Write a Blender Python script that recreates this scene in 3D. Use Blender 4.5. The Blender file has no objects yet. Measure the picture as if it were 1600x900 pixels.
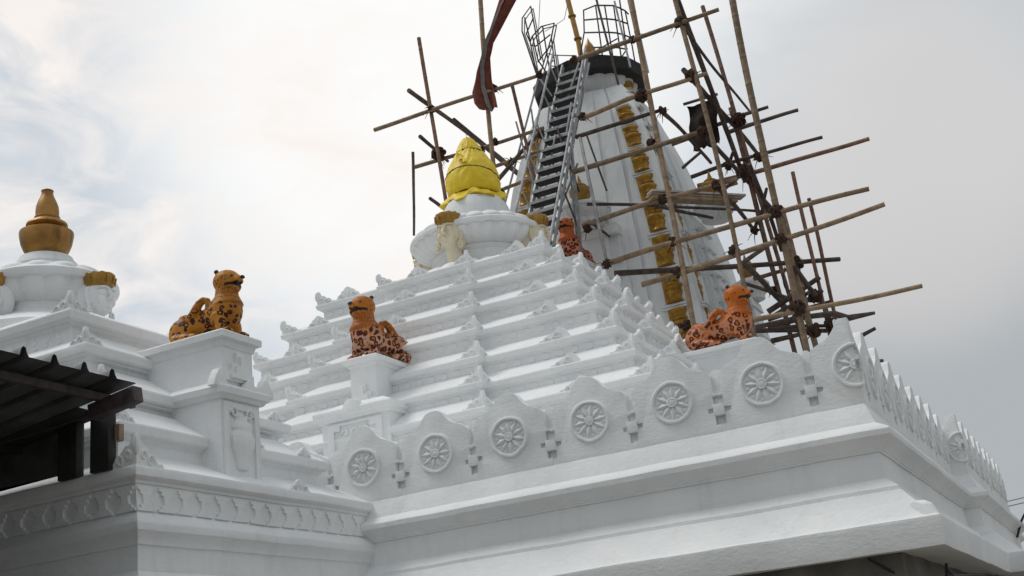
import bpy, bmesh, math, random
from mathutils import Vector, Matrix, noise
V = Vector
random.seed(11)
scene = bpy.context.scene
col = scene.collection
PI = math.pi
GZ = -4.5                      # ground level (z = 0 is the parapet wheel line)
XC, YC = -9.2, 10.54           # axis of the hall roof
NX, NY = -9.2, -2.0            # axis of the porch roof
TX, TY = -9.2, 20.0            # axis of the tower

# ------------------------------------------------------------------ helpers
class MB:
    def __init__(s):
        s.v = []; s.f = []
    def add(s, vs, fs):
        b = len(s.v)
        s.v += [V(p) for p in vs]
        s.f += [tuple(i + b for i in f) for f in fs]
        return s
    def boxb(s, x0, x1, y0, y1, z0, z1):
        return s.add([(x0,y0,z0),(x1,y0,z0),(x1,y1,z0),(x0,y1,z0),(x0,y0,z1),(x1,y0,z1),(x1,y1,z1),(x0,y1,z1)],
                     [(0,3,2,1),(4,5,6,7),(0,1,5,4),(1,2,6,5),(2,3,7,6),(3,0,4,7)])
    def bar(s, a, b, w, h, up=(0,0,1)):
        a, b = V(a), V(b); d = (b - a).normalized(); up = V(up)
        if abs(d.dot(up)) > .98: up = V((0,1,0))
        r = d.cross(up).normalized() * (w/2); u = r.cross(d).normalized() * (h/2)
        vs = []
        for p in (a, b): vs += [p-r-u, p+r-u, p+r+u, p-r+u]
        return s.add(vs, [(3,2,1,0),(4,5,6,7),(0,1,5,4),(1,2,6,5),(2,3,7,6),(3,0,4,7)])
    def prism(s, pts, o, u, v, n, t):
        """polygon pts (in u,v) at o, extruded from the front (n*0) back to -n*t"""
        o, u, v, n = V(o), V(u), V(v), V(n); k = len(pts)
        fr = [o + u*p[0] + v*p[1] for p in pts]
        bk = [p - n*t for p in fr]
        area = sum(pts[i][0]*pts[(i+1)%k][1] - pts[(i+1)%k][0]*pts[i][1] for i in range(k))
        flip = (area > 0) != (u.cross(v).dot(n) > 0)
        fs = [tuple(range(k)), tuple(range(2*k-1, k-1, -1))]
        fs += [(i, i+k, (i+1)%k+k, (i+1)%k) for i in range(k)]
        if flip: fs = [tuple(reversed(f)) for f in fs]
        return s.add(fr + bk, fs)
    def tube(s, path, r, seg=8, cap=True):
        path = [V(p) for p in path]; n = len(path)
        rs = r if isinstance(r, (list, tuple)) else [r]*n
        vs = []; fs = []; ref = None
        for i, p in enumerate(path):
            d = (path[min(i+1,n-1)] - path[max(i-1,0)]).normalized()
            if ref is None:
                ref = V((0,0,1)) if abs(d.z) < .9 else V((1,0,0))
            a = (ref - d*ref.dot(d)).normalized(); b = d.cross(a); ref = a
            for k in range(seg):
                t = 2*PI*k/seg
                vs.append(p + (a*math.cos(t) + b*math.sin(t))*rs[i])
        for i in range(n-1):
            for k in range(seg):
                k2 = (k+1)%seg
                fs.append((i*seg+k, i*seg+k2, (i+1)*seg+k2, (i+1)*seg+k))
        if cap:
            fs.append(tuple(range(seg-1,-1,-1))); fs.append(tuple((n-1)*seg+k for k in range(seg)))
        return s.add(vs, fs)
    def lathe(s, prof, c=(0,0,0), seg=32, mod=None, axis='z', a0=0, a1=2*PI):
        """prof: (r, z) from bottom to top; mod(angle, index, r) -> radius"""
        c = V(c); vs = []; fs = []; n = len(prof); full = abs(a1-a0-2*PI) < 1e-6
        m = seg if full else seg+1
        for i, (r, z) in enumerate(prof):
            for k in range(m):
                t = a0 + (a1-a0)*k/seg
                rr = mod(t, i, r) if mod else r
                x, y = rr*math.cos(t), rr*math.sin(t)
                if axis == 'z': vs.append(c + V((x,y,z)))
                else: vs.append(c + V((x,-z,y)))      # axis -y
        for i in range(n-1):
            for k in range(seg):
                k2 = (k+1) % m
                f = (i*m+k, i*m+k2, (i+1)*m+k2, (i+1)*m+k)
                fs.append(f)
        if full:
            if prof[0][0] > 1e-4: fs.append(tuple(range(m-1,-1,-1)))
            if prof[-1][0] > 1e-4: fs.append(tuple((n-1)*m+k for k in range(m)))
        return s.add(vs, fs)
    def ball(s, c, r, seg=14, rings=9, rot=None):
        c = V(c); vs = []; fs = []
        if not isinstance(r, (tuple, list)): r = (r, r, r)
        for i in range(rings+1):
            ph = -PI/2 + PI*i/rings
            for k in range(seg):
                t = 2*PI*k/seg
                p = V((r[0]*math.cos(ph)*math.cos(t), r[1]*math.cos(ph)*math.sin(t), r[2]*math.sin(ph)))
                if rot is not None: p = rot @ p
                vs.append(c + p)
        for i in range(rings):
            for k in range(seg):
                fs.append((i*seg+k, i*seg+(k+1)%seg, (i+1)*seg+(k+1)%seg, (i+1)*seg+k))
        return s.add(vs, fs)
    def sweep(s, plan, prof, seglen=.35, closed=True, capt=False):
        """plan: CCW polygon (x, y); prof: list of (outward offset, z) going down"""
        n = len(plan); P = [V((p[0],p[1],0)) for p in plan]
        cnt = n if closed else n-1
        nr = []
        for i in range(cnt):
            d = (P[(i+1)%n]-P[i]).normalized(); nr.append(V((d.y,-d.x,0)))
        mit = []
        for i in range(n):
            if closed: a, b = nr[i-1], nr[i]
            else: a, b = nr[max(i-1,0)], nr[min(i,cnt-1)]
            mit.append((a+b)/(1+a.dot(b)))
        segs = [max(1, int(round((P[(i+1)%n]-P[i]).length/seglen))) for i in range(cnt)]
        rows = []
        for o, z in prof:
            C = [P[i]+mit[i]*o + V((0,0,z)) for i in range(n)]
            row = []
            for i in range(cnt):
                a, b = C[i], C[(i+1)%n]
                for k in range(segs[i]): row.append(a.lerp(b, k/segs[i]))
            if not closed: row.append(C[-1])
            rows.append(row)
        m = len(rows[0]); vs = [p for r in rows for p in r]; fs = []
        for j in range(len(rows)-1):
            for k in range(m if closed else m-1):
                k2 = (k+1)%m
                fs.append((j*m+k, (j+1)*m+k, (j+1)*m+k2, j*m+k2))
        if capt: fs.append(tuple(range(m)))
        return s.add(vs, fs)
    def xform(s, M):
        s.v = [M @ p for p in s.v]; return s
    def join(s, o, M=None):
        vs = o.v if M is None else [M @ p for p in o.v]
        f = o.f
        if M is not None and M.determinant() < 0: f = [tuple(reversed(q)) for q in f]
        return s.add(vs, f)
    def mesh(s, name, mat, ang=38, wob=0., bev=0.):
        vs = s.v
        if wob:
            vs = [p + V((noise.noise(p*1.1), noise.noise(p*1.1+V((7,3,1))), noise.noise(p*1.1+V((2,9,5)))))*wob
                  + V((noise.noise(p*4.3), noise.noise(p*4.3+V((7,3,1))), noise.noise(p*4.3+V((2,9,5)))))*wob*.6 for p in vs]
        me = bpy.data.meshes.new(name)
        me.from_pydata([tuple(p) for p in vs], [], s.f)
        if bev:
            bm = bmesh.new(); bm.from_mesh(me)
            bmesh.ops.remove_doubles(bm, verts=bm.verts, dist=1e-5)
            ed = [e for e in bm.edges if len(e.link_faces) == 2 and e.calc_face_angle(0) > .6]
            bmesh.ops.bevel(bm, geom=ed, offset=bev, segments=2, affect='EDGES', clamp_overlap=True, profile=.6)
            bm.to_mesh(me); bm.free()
        me.materials.append(mat)
        me.polygons.foreach_set('use_smooth', [True]*len(me.polygons))
        me.set_sharp_from_angle(angle=math.radians(ang))
        me.update()
        return me
    def build(s, name, mat, parent=None, ang=30, wob=0., bev=0., loc=None):
        return link(name, s.mesh(name, mat, ang, wob, bev), parent, loc)

def link(name, me, parent=None, loc=None, rot=None, scale=None):
    o = bpy.data.objects.new(name, me); col.objects.link(o)
    if parent is not None:
        o.parent = parent
        o.matrix_parent_inverse = parent_world(parent).inverted()
    if loc is not None: o.location = loc
    if rot is not None: o.rotation_euler = rot
    if scale is not None: o.scale = scale
    return o
def local_m(o):
    return Matrix.LocRotScale(o.location, o.rotation_euler, o.scale)
def parent_world(o):
    m = local_m(o)
    if o.parent is not None: m = parent_world(o.parent) @ o.matrix_parent_inverse @ m
    return m
def thing(name, label, cat, loc=(0,0,0), group=None, rz=0):
    o = bpy.data.objects.new(name, None); col.objects.link(o)
    o.empty_display_size = .2; o.location = loc; o.rotation_euler = (0,0,rz)
    tag(o, label, cat, group); return o
def tag(o, label=None, cat=None, group=None, kind=None):
    if label: o['label'] = label
    if cat: o['category'] = cat
    if group: o['group'] = group
    if kind: o['kind'] = kind
    return o
def copy_part(src, parent, M):
    """copy of a part (with its sub-parts) under parent, placed by world matrix M"""
    c = src.copy(); col.objects.link(c); c.parent = parent
    c.matrix_parent_inverse = parent_world(parent).inverted()
    l, r, sc = M.decompose(); c.location = l; c.rotation_euler = r.to_euler(); c.scale = sc
    for ch in src.children:
        d = ch.copy(); col.objects.link(d); d.parent = c
    return c

# ------------------------------------------------------------------ materials
def new_mat(name):
    m = bpy.data.materials.new(name); m.use_nodes = True
    nt = m.node_tree; bs = nt.nodes['Principled BSDF']
    return m, nt, bs
def N(nt, t, **kw):
    n = nt.nodes.new(t)
    for k, v in kw.items():
        if k in n.inputs: n.inputs[k].default_value = v
        else: setattr(n, k, v)
    return n
def ramp(nt, stops):
    r = nt.nodes.new('ShaderNodeValToRGB'); e = r.color_ramp.elements
    while len(e) < len(stops): e.new(.5)
    for el, (p, c) in zip(e, stops): el.position = p; el.color = (*c, 1) if len(c) == 3 else c
    return r
def mat_noise(name, c1, c2, scale=3., rough=.7, bump=.15, bscale=25., metal=0., lo=.35, hi=.65, stain=None, rnd=0., dist=.02):
    m, nt, bs = new_mat(name); L = nt.links.new
    tc = N(nt, 'ShaderNodeTexCoord'); co = tc.outputs['Object']
    if rnd:
        oi = N(nt, 'ShaderNodeObjectInfo'); ad = N(nt, 'ShaderNodeVectorMath', operation='ADD')
        L(co, ad.inputs[0]); mu = N(nt, 'ShaderNodeMath', operation='MULTIPLY'); mu.inputs[1].default_value = 50
        L(oi.outputs['Random'], mu.inputs[0]); L(mu.outputs[0], ad.inputs[1]); co = ad.outputs[0]
    n1 = N(nt, 'ShaderNodeTexNoise', Scale=scale, Detail=6., Roughness=.6); L(co, n1.inputs['Vector'])
    r = ramp(nt, [(lo, c1), (hi, c2)]); L(n1.outputs['Fac'], r.inputs['Fac']); out = r.outputs['Color']
    if stain:
        sc, amt, cs = stain
        mp = N(nt, 'ShaderNodeMapping'); mp.inputs['Scale'].default_value = (1, 1, .22); L(tc.outputs['Object'], mp.inputs['Vector'])
        n2 = N(nt, 'ShaderNodeTexNoise', Scale=sc, Detail=8., Roughness=.7); L(mp.outputs[0], n2.inputs['Vector'])
        r2 = ramp(nt, [(.52, (0,0,0)), (.78, (amt,amt,amt))]); L(n2.outputs['Fac'], r2.inputs['Fac'])
        mx = N(nt, 'ShaderNodeMixRGB'); L(r2.outputs['Color'], mx.inputs['Fac']); L(out, mx.inputs['Color1']); mx.inputs['Color2'].default_value = (*cs, 1)
        out = mx.outputs['Color']
    if rnd:
        hs = N(nt, 'ShaderNodeHueSaturation'); mr = N(nt, 'ShaderNodeMapRange'); oi2 = N(nt, 'ShaderNodeObjectInfo')
        mr.inputs['To Min'].default_value = 1-rnd; mr.inputs['To Max'].default_value = 1+rnd
        L(oi2.outputs['Random'], mr.inputs['Value']); L(mr.outputs[0], hs.inputs['Value']); L(out, hs.inputs['Color']); out = hs.outputs['Color']
    L(out, bs.inputs['Base Color'])
    bs.inputs['Roughness'].default_value = rough; bs.inputs['Metallic'].default_value = metal
    if bump:
        nb = N(nt, 'ShaderNodeTexNoise', Scale=bscale, Detail=7., Roughness=.65); L(tc.outputs['Object'], nb.inputs['Vector'])
        bp = N(nt, 'ShaderNodeBump', Strength=bump, Distance=dist); L(nb.outputs['Fac'], bp.inputs['Height'])
        L(bp.outputs['Normal'], bs.inputs['Normal'])
    return m

M = {}
def white_mat(name, c1, c2, dirt):
    """lime-washed plaster: brushed bump, faint grey patches, grime in the low streaks"""
    m, nt, bs = new_mat(name); L = nt.links.new
    tc = N(nt, 'ShaderNodeTexCoord'); geo = N(nt, 'ShaderNodeNewGeometry'); pos = geo.outputs['Position']
    n1 = N(nt, 'ShaderNodeTexNoise', Scale=.9, Detail=9., Roughness=.62); L(pos, n1.inputs['Vector'])
    r1 = ramp(nt, [(.35, c1), (.62, c2)]); L(n1.outputs['Fac'], r1.inputs['Fac'])
    mp = N(nt, 'ShaderNodeMapping'); mp.inputs['Scale'].default_value = (2.2, 2.2, .35); L(pos, mp.inputs['Vector'])
    n2 = N(nt, 'ShaderNodeTexNoise', Scale=2.4, Detail=8., Roughness=.72); L(mp.outputs[0], n2.inputs['Vector'])
    r2 = ramp(nt, [(.54, (0,0,0)), (.82, (dirt,dirt,dirt))]); L(n2.outputs['Fac'], r2.inputs['Fac'])
    mx = N(nt, 'ShaderNodeMixRGB'); mx.inputs['Color2'].default_value = (.36,.37,.35,1)
    L(r2.outputs['Color'], mx.inputs['Fac']); L(r1.outputs['Color'], mx.inputs['Color1'])
    # scattered small chips and specks
    n4 = N(nt, 'ShaderNodeTexNoise', Scale=9., Detail=4., Roughness=.7); L(pos, n4.inputs['Vector'])
    r4 = ramp(nt, [(.72, (0,0,0)), (.80, (.28,.28,.28))]); L(n4.outputs['Fac'], r4.inputs['Fac'])
    mx2 = N(nt, 'ShaderNodeMixRGB'); mx2.inputs['Color2'].default_value = (.42,.42,.4,1)
    L(r4.outputs['Color'], mx2.inputs['Fac']); L(mx.outputs['Color'], mx2.inputs['Color1'])
    L(mx2.outputs['Color'], bs.inputs['Base Color'])
    bs.inputs['Roughness'].default_value = .75
    bs.inputs['Specular IOR Level'].default_value = .25
    mp3 = N(nt, 'ShaderNodeMapping'); mp3.inputs['Scale'].default_value = (1, 1, 2.2); L(pos, mp3.inputs['Vector'])
    n3 = N(nt, 'ShaderNodeTexNoise', Scale=14., Detail=8., Roughness=.7); L(mp3.outputs[0], n3.inputs['Vector'])
    n5 = N(nt, 'ShaderNodeTexNoise', Scale=3.2, Detail=3.); L(pos, n5.inputs['Vector'])
    ad = N(nt, 'ShaderNodeMath', operation='MULTIPLY_ADD'); ad.inputs[1].default_value = 2.2
    L(n5.outputs['Fac'], ad.inputs[0]); L(n3.outputs['Fac'], ad.inputs[2])
    bp = N(nt, 'ShaderNodeBump', Strength=.42, Distance=.022); L(ad.outputs[0], bp.inputs['Height'])
    L(bp.outputs['Normal'], bs.inputs['Normal'])
    return m
M['white'] = white_mat('white_limewash', (.77,.785,.79), (.85,.86,.86), .28)
M['tower_white'] = white_mat('tower_whitewash', (.70,.725,.74), (.80,.815,.82), .50)
M['concrete'] = mat_noise('raw_concrete', (.10,.098,.088), (.24,.235,.215), 1.6, .9, .5, 9., stain=(2.5,.7,(.10,.06,.035)))
M['cream'] = mat_noise('cream_face_paint', (.66,.58,.42), (.78,.70,.54), 4., .55, .12, 30.)
M['ochre'] = mat_noise('ochre_gold_paint', (.30,.155,.022), (.43,.235,.04), 5., .42, .2, 22., metal=.25)
M['gold'] = mat_noise('bright_gold_paint', (.25,.12,.012), (.47,.26,.032), 6., .36, .3, 18., metal=.45)
M['kalasha'] = mat_noise('weathered_gold_kalasha', (.27,.13,.03), (.45,.24,.06), 3., .42, .2, 14., metal=.5, stain=(4.2,1.,(.03,.016,.010)))
M['yellow'] = mat_noise('yellow_polythene_cloth', (.76,.54,.010), (.88,.66,.03), 3., .48, .5, 9., dist=.04)
M['bamboo'] = mat_noise('dry_bamboo', (.17,.112,.066), (.31,.215,.13), 5., .65, .25, 30., rnd=.28)
M['red'] = mat_noise('weathered_reddish_pole', (.15,.078,.05), (.28,.16,.105), 5., .7, .25, 30., rnd=.25)
M['dark'] = mat_noise('dark_damp_pole', (.045,.030,.024), (.12,.085,.068), 5., .75, .3, 30., rnd=.3)
M['rope'] = mat_noise('coir_lashing', (.03,.014,.009), (.085,.042,.026), 20., .95, .8, 60.)
M['steel'] = mat_noise('galvanised_steel', (.27,.28,.29), (.44,.45,.46), 6., .5, .15, 40., metal=.35, stain=(5.,.7,(.10,.075,.06)))
M['darksteel'] = mat_noise('rusting_dark_steel', (.035,.03,.03), (.10,.075,.07), 8., .6, .2, 40., metal=.2)
M['black'] = mat_noise('black_steel_plate', (.010,.010,.010), (.026,.025,.024), 3., .75, .3, 20.)
M['tin'] = mat_noise('dark_tin_sheet', (.055,.057,.06), (.115,.118,.122), 3., .5, .2, 12., metal=.2)
M['flagred'] = mat_noise('faded_red_cloth', (.11,.022,.015), (.20,.05,.032), 4., .85, .3, 25.)
M['flaggrey'] = mat_noise('grey_cloth_lining', (.14,.14,.13), (.24,.235,.22), 4., .85, .3, 25.)
M['paleboard'] = mat_noise('pale_board', (.36,.35,.32), (.52,.50,.46), 6., .7, .3, 30.)
M['wood'] = mat_noise('weathered_board', (.20,.14,.09), (.34,.25,.17), 6., .8, .4, 30.)
M['sack'] = mat_noise('dark_sacking', (.012,.007,.005), (.035,.020,.014), 5., .95, .6, 40.)
M['nose'] = mat_noise('black_statue_paint', (.012,.008,.007), (.03,.02,.016), 5., .5, .1, 20.)
M['eye'] = mat_noise('statue_eye_paint', (.30,.18,.06), (.38,.23,.08), 5., .4, .0, 20.)
M['tongue'] = mat_noise('white_statue_paint', (.62,.5,.44), (.75,.65,.6), 5., .5, .1, 20.)
M['ground'] = mat_noise('packed_earth', (.16,.14,.115), (.25,.225,.19), .6, .95, .5, 4.)
M['wire'] = mat_noise('black_cable', (.015,.015,.015), (.03,.03,.03), 5., .6, 0)
M['lightwire'] = mat_noise('grey_guy_wire', (.2,.2,.2), (.3,.3,.3), 5., .6, 0)

def leopard_mat(name, base1, base2, ring, net, netamt, seed):
    m, nt, bs = new_mat(name); L = nt.links.new
    tc = N(nt, 'ShaderNodeTexCoord'); mp = N(nt, 'ShaderNodeMapping')
    mp.inputs['Location'].default_value = (seed, seed*.7, seed*.3); L(tc.outputs['Object'], mp.inputs['Vector'])
    nz = N(nt, 'ShaderNodeTexNoise', Scale=6., Detail=4.); L(mp.outputs[0], nz.inputs['Vector'])
    ws = N(nt, 'ShaderNodeVectorMath', operation='MULTIPLY_ADD'); ws.inputs[1].default_value = (.13,.13,.13)
    L(nz.outputs['Color'], ws.inputs[0]); L(mp.outputs[0], ws.inputs[2])
    vo = N(nt, 'ShaderNodeTexVoronoi', Scale=8.6, Randomness=.78); L(ws.outputs[0], vo.inputs['Vector'])
    ve = N(nt, 'ShaderNodeTexVoronoi', Scale=8.6, Randomness=.78, feature='DISTANCE_TO_EDGE'); L(ws.outputs[0], ve.inputs['Vector'])
    n1 = N(nt, 'ShaderNodeTexNoise', Scale=4., Detail=5.); L(tc.outputs['Object'], n1.inputs['Vector'])
    rb = ramp(nt, [(.35, base1), (.65, base2)]); L(n1.outputs['Fac'], rb.inputs['Fac'])
    # spots: dark ring, tan heart
    rr = ramp(nt, [(.0, (0,0,0)), (.19, (0,0,0)), (.25, (1,1,1)), (.44, (1,1,1)), (.50, (0,0,0))]); L(vo.outputs['Distance'], rr.inputs['Fac'])
    at = N(nt, 'ShaderNodeAttribute', attribute_name='spot')
    mk = N(nt, 'ShaderNodeMath', operation='MULTIPLY'); L(rr.outputs['Color'], mk.inputs[0]); L(at.outputs['Fac'], mk.inputs[1])
    rn = ramp(nt, [(.0, (netamt,)*3), (.10, (netamt,)*3), (.13, (0,0,0))]); L(ve.outputs['Distance'], rn.inputs['Fac'])
    mk2 = N(nt, 'ShaderNodeMath', operation='MULTIPLY'); L(rn.outputs['Color'], mk2.inputs[0]); L(at.outputs['Fac'], mk2.inputs[1])
    # net only low on the flanks
    sp = N(nt, 'ShaderNodeSeparateXYZ'); L(tc.outputs['Object'], sp.inputs[0])
    mr = N(nt, 'ShaderNodeMapRange'); mr.inputs['From Min'].default_value = .62; mr.inputs['From Max'].default_value = .34
    L(sp.outputs['Z'], mr.inputs['Value'])
    mk3 = N(nt, 'ShaderNodeMath', operation='MULTIPLY'); L(mk2.outputs[0], mk3.inputs[0]); L(mr.outputs[0], mk3.inputs[1])
    m1 = N(nt, 'ShaderNodeMixRGB'); L(mk3.outputs[0], m1.inputs['Fac']); L(rb.outputs['Color'], m1.inputs['Color1']); m1.inputs['Color2'].default_value = (*net, 1)
    m2 = N(nt, 'ShaderNodeMixRGB'); L(mk.outputs[0], m2.inputs['Fac']); L(m1.outputs['Color'], m2.inputs['Color1']); m2.inputs['Color2'].default_value = (*ring, 1)
    # scale pattern on the neck
    vs = N(nt, 'ShaderNodeTexVoronoi', Scale=24., Randomness=.25, feature='DISTANCE_TO_EDGE')
    ms = N(nt, 'ShaderNodeMapping'); ms.inputs['Scale'].default_value = (1,1,.55); L(tc.outputs['Object'], ms.inputs['Vector']); L(ms.outputs[0], vs.inputs['Vector'])
    rs = ramp(nt, [(.0, (1,1,1)), (.09, (0,0,0))]); L(vs.outputs['Distance'], rs.inputs['Fac'])
    a2 = N(nt, 'ShaderNodeAttribute', attribute_name='scales')
    mk4 = N(nt, 'ShaderNodeMath', operation='MULTIPLY'); L(rs.outputs['Color'], mk4.inputs[0]); L(a2.outputs['Fac'], mk4.inputs[1])
    mk5 = N(nt, 'ShaderNodeMath', operation='MULTIPLY'); mk5.inputs[1].default_value = .7; L(mk4.outputs[0], mk5.inputs[0])
    m3 = N(nt, 'ShaderNodeMixRGB'); L(mk5.outputs[0], m3.inputs['Fac']); L(m2.outputs['Color'], m3.inputs['Color1']); m3.inputs['Color2'].default_value = (ring[0]*1.8, ring[1]*2, ring[2]*2, 1)
    # small spots on the head
    vh = N(nt, 'ShaderNodeTexVoronoi', Scale=15., Randomness=.8); L(mp.outputs[0], vh.inputs['Vector'])
    rh = ramp(nt, [(.0, (0,0,0)), (.15, (0,0,0)), (.19, (.85,)*3), (.30, (.85,)*3), (.34, (0,0,0))]); L(vh.outputs['Distance'], rh.inputs['Fac'])
    a3 = N(nt, 'ShaderNodeAttribute', attribute_name='head')
    mk6 = N(nt, 'ShaderNodeMath', operation='MULTIPLY'); L(rh.outputs['Color'], mk6.inputs[0]); L(a3.outputs['Fac'], mk6.inputs[1])
    m4 = N(nt, 'ShaderNodeMixRGB'); L(mk6.outputs[0], m4.inputs['Fac']); L(m3.outputs['Color'], m4.inputs['Color1']); m4.inputs['Color2'].default_value = (*ring, 1)
    # mouth
    a4 = N(nt, 'ShaderNodeAttribute', attribute_name='mouth')
    m5 = N(nt, 'ShaderNodeMixRGB'); L(a4.outputs['Fac'], m5.inputs['Fac']); L(m4.outputs['Color'], m5.inputs['Color1']); m5.inputs['Color2'].default_value = (.018,.008,.006,1)
    L(m5.outputs['Color'], bs.inputs['Base Color'])
    bs.inputs['Roughness'].default_value = .5; bs.inputs['Specular IOR Level'].default_value = .25
    ad = N(nt, 'ShaderNodeMath', operation='MULTIPLY'); ad.inputs[1].default_value = -1; L(mk4.outputs[0], ad.inputs[0])
    bp = N(nt, 'ShaderNodeBump', Strength=.5, Distance=.012); L(ad.outputs[0], bp.inputs['Height']); L(bp.outputs['Normal'], bs.inputs['Normal'])
    return m
M['leo_l'] = leopard_mat('leopard_paint_ochre', (.42,.155,.014), (.56,.235,.028), (.050,.010,.006), (.6,.4,.25), .0, 0.)
M['leo_m'] = leopard_mat('leopard_paint_pale_net', (.37,.105,.010), (.49,.165,.02), (.060,.013,.008), (.56,.34,.25), .85, 3.1)
M['leo_r'] = leopard_mat('leopard_paint_orange', (.46,.105,.007), (.58,.155,.013), (.085,.015,.007), (.58,.33,.23), .65, 5.7)
M['leo_b'] = leopard_mat('leopard_paint_red_orange', (.45,.095,.018), (.56,.14,.028), (.075,.014,.008), (.6,.3,.22), .7, 8.3)
# ------------------------------------------------------------------ setting
g = MB()
g.add([(-900,-900,GZ),(900,-900,GZ),(900,900,GZ),(-900,900,GZ)], [(0,1,2,3)])
tag(g.build('ground', M['ground']), kind='structure')

# ================================================================== the hall
hall = thing('temple_hall', 'large white temple hall with stepped pyramid roof and a parapet of lotus wheels', 'temple', (XC, YC, GZ))
HP = [(-18.4,0), (0,0), (0,6.95), (.22,6.95), (.22,13.9), (0,13.9), (0,16.6), (-18.4,16.6)]
W = M['white']
mb = MB(); mb.sweep(HP, [(-.34,-.36),(-.16,-.40),(.0,-.415),(.015,-.43),(.085,-.635),(.105,-.65),(.215,-.712),(.231,-.735),(.229,-.79),(.215,-.802),(.15,-.83),(.10,-.875),(.092,-.886),(.094,-.90),(.078,-.905),(.075,-.925),(.062,-.93)], .3, capt=True)
mb.build('cornice', W, hall, wob=.010)
mb = MB(); mb.sweep(HP, [(.055,-.91),(.066,-1.0),(.066,-1.20),(.10,-1.225),(.175,-1.285),(.20,-1.305),(.207,-1.345),(.225,-1.36),(.30,-1.45),(.42,-1.585),(.505,-1.655),(.53,-1.655),(.556,-1.67),(.562,-1.70),(.535,-1.94),(.50,-1.952),(.06,-1.915)], .3)
mb.build('eave', W, hall, wob=.012)
mb = MB(); mb.sweep(HP, [(.07,-1.90),(.07,-3.0),(.07,GZ)], .6)
mb.build('wall', M['concrete'], hall, wob=.012)
# ridge lump on the eave corner
mb = MB()
pts = [(0,0),(.36,0),(.33,.05),(.27,.14),(.20,.19),(.13,.21),(.06,.17),(0,.05)]
mb.prism([(-p[0]*1.25,p[1]*.95) for p in pts], (.50+.05,-.50+.05,-1.70), (.7071,-.7071,0), (0,0,1), (.7071,.7071,0), .14)
mb.build('corner_ridge', W, hall, bev=.03, wob=.01)

# ---- merlons -------------------------------------------------------------
right = [(.5,-.445),(.5,-.335),(.445,-.335),(.445,-.208),(.375,-.200),(.375,-.155),(.445,-.150),(.445,-.025),(.5,-.022),(.5,.0),(.455,.015),(.457,.10),(.455,.19),(.44,.235),(.40,.268),(.33,.298),(.265,.325),(.215,.36),(.175,.405),(.14,.455),(.105,.492),(.06,.512)]
full = right + [(0,.518)] + [(-x,z) for x,z in reversed(right)]
def merlon_mesh(poly, t=.15):
    b = MB(); b.prism(poly, (0,0,0), (1,0,0), (0,0,1), (0,-1,0), t)
    return b
def wheel_mb(half=0):
    w = MB()
    # rim
    def on_disc(x, z, h): return (x, -h, z)
    seg = 40; prof = [(.240,-.002),(.237,.022),(.227,.031),(.212,.031),(.202,.023),(.199,-.002)]
    k0, k1 = {0:(0,seg), -1:(seg//4-1, 3*seg//4+1), 1:(-seg//4-1, seg//4+1)}[half]
    n = len(prof); vs=[]; fs=[]
    for k in range(k0, k1+1):
        t = 2*PI*k/seg
        jr = 1 + .018*noise.noise((math.cos(t)*2, math.sin(t)*2, 4))
        for r, h in prof: vs.append(on_disc(r*jr*math.cos(t), r*jr*math.sin(t), h))
    for k in range(k1-k0):
        for j in range(n-1):
            fs.append((k*n+j, k*n+j+1, (k+1)*n+j+1, (k+1)*n+j))
    w.add(vs, fs)
    # ten ridged petals
    for k in range(10):
        t = 2*PI*k/10 + .22
        if half == -1 and math.cos(t) > -.12: continue
        if half == 1 and math.cos(t) < .12: continue
        c, s_ = math.cos(t), math.sin(t)
        def q(r, a, h): return on_disc(r*c - a*s_, r*s_ + a*c, h)
        pts = [q(.045,0,.010), q(.112,.038,.006), q(.196,.0,.004), q(.112,-.038,.006), q(.062,0,.022), q(.120,0,.036), q(.176,0,.018),
               q(.112,.044,-.003), q(.112,-.044,-.003), q(.04,0,-.003), q(.200,0,-.003)]
        w.add(pts, [(0,4,1),(0,3,4),(4,5,1),(4,3,5),(5,6,1),(5,3,6),(6,2,1),(6,3,2),(9,0,1,7),(7,1,2,10),(10,2,3,8),(8,3,0,9)])
        # little bead between petals
        t2 = t + PI/10; c2, s2 = math.cos(t2), math.sin(t2)
        if (half == -1 and c2 > -.15) or (half == 1 and c2 < .15): continue
        w.ball((.164*c2, -.002, .164*s2), (.017,.014,.017), 8, 5)
    # hub
    if half == 0:
        w.lathe([(.056,-.002),(.054,.030),(.046,.036),(.036,.030),(.030,.028),(.024,.038),(.0,.040)], (0,0,0), 20, axis='-y')
    else:
        a0, a1 = (PI/2, 3*PI/2) if half == -1 else (-PI/2, PI/2)
        w.lathe([(.056,-.002),(.054,.030),(.046,.036),(.036,.030),(.030,.028),(.024,.038),(.0,.040)], (0,0,0), 12, axis='-y', a0=a0, a1=a1)
    return w
def rough_poly(poly, seed):
    return [(x + (.010*noise.noise(V((x*5, z*5, seed))) if abs(x) < .46 else 0), z + (.012*noise.noise(V((x*6, z*6, seed+9))) if z > .2 else 0)) for x, z in poly]
me_merlons = [merlon_mesh(rough_poly(full, 3.7*q)).mesh('merlon', W, bev=.008 + .003*(q % 3)) for q in range(5)]
def rough_wheel(q):
    w = wheel_mb(); w.xform(Matrix.Rotation(.25*q, 4, 'Y') @ Matrix.Diagonal((1, .8+.15*(q % 3), 1, 1)))
    for k, p in enumerate(w.v): w.v[k] = p + V((noise.noise(p*9+V((q*5,0,0))), .5*noise.noise(p*14+V((0,q*3,0))), noise.noise(p*9+V((0,0,q*7)))))*.009
    return w.mesh('wheel_medallion', W, ang=30)
me_wheels = [rough_wheel(q) for q in range(5)]
pick = random.Random(9)
lefthalf = [(0,-.445),(0,.518)] + [(-x,z) for x,z in reversed(right)]
righthalf = [(x,z) for x,z in right] + [(0,.518),(0,-.445)]
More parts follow.
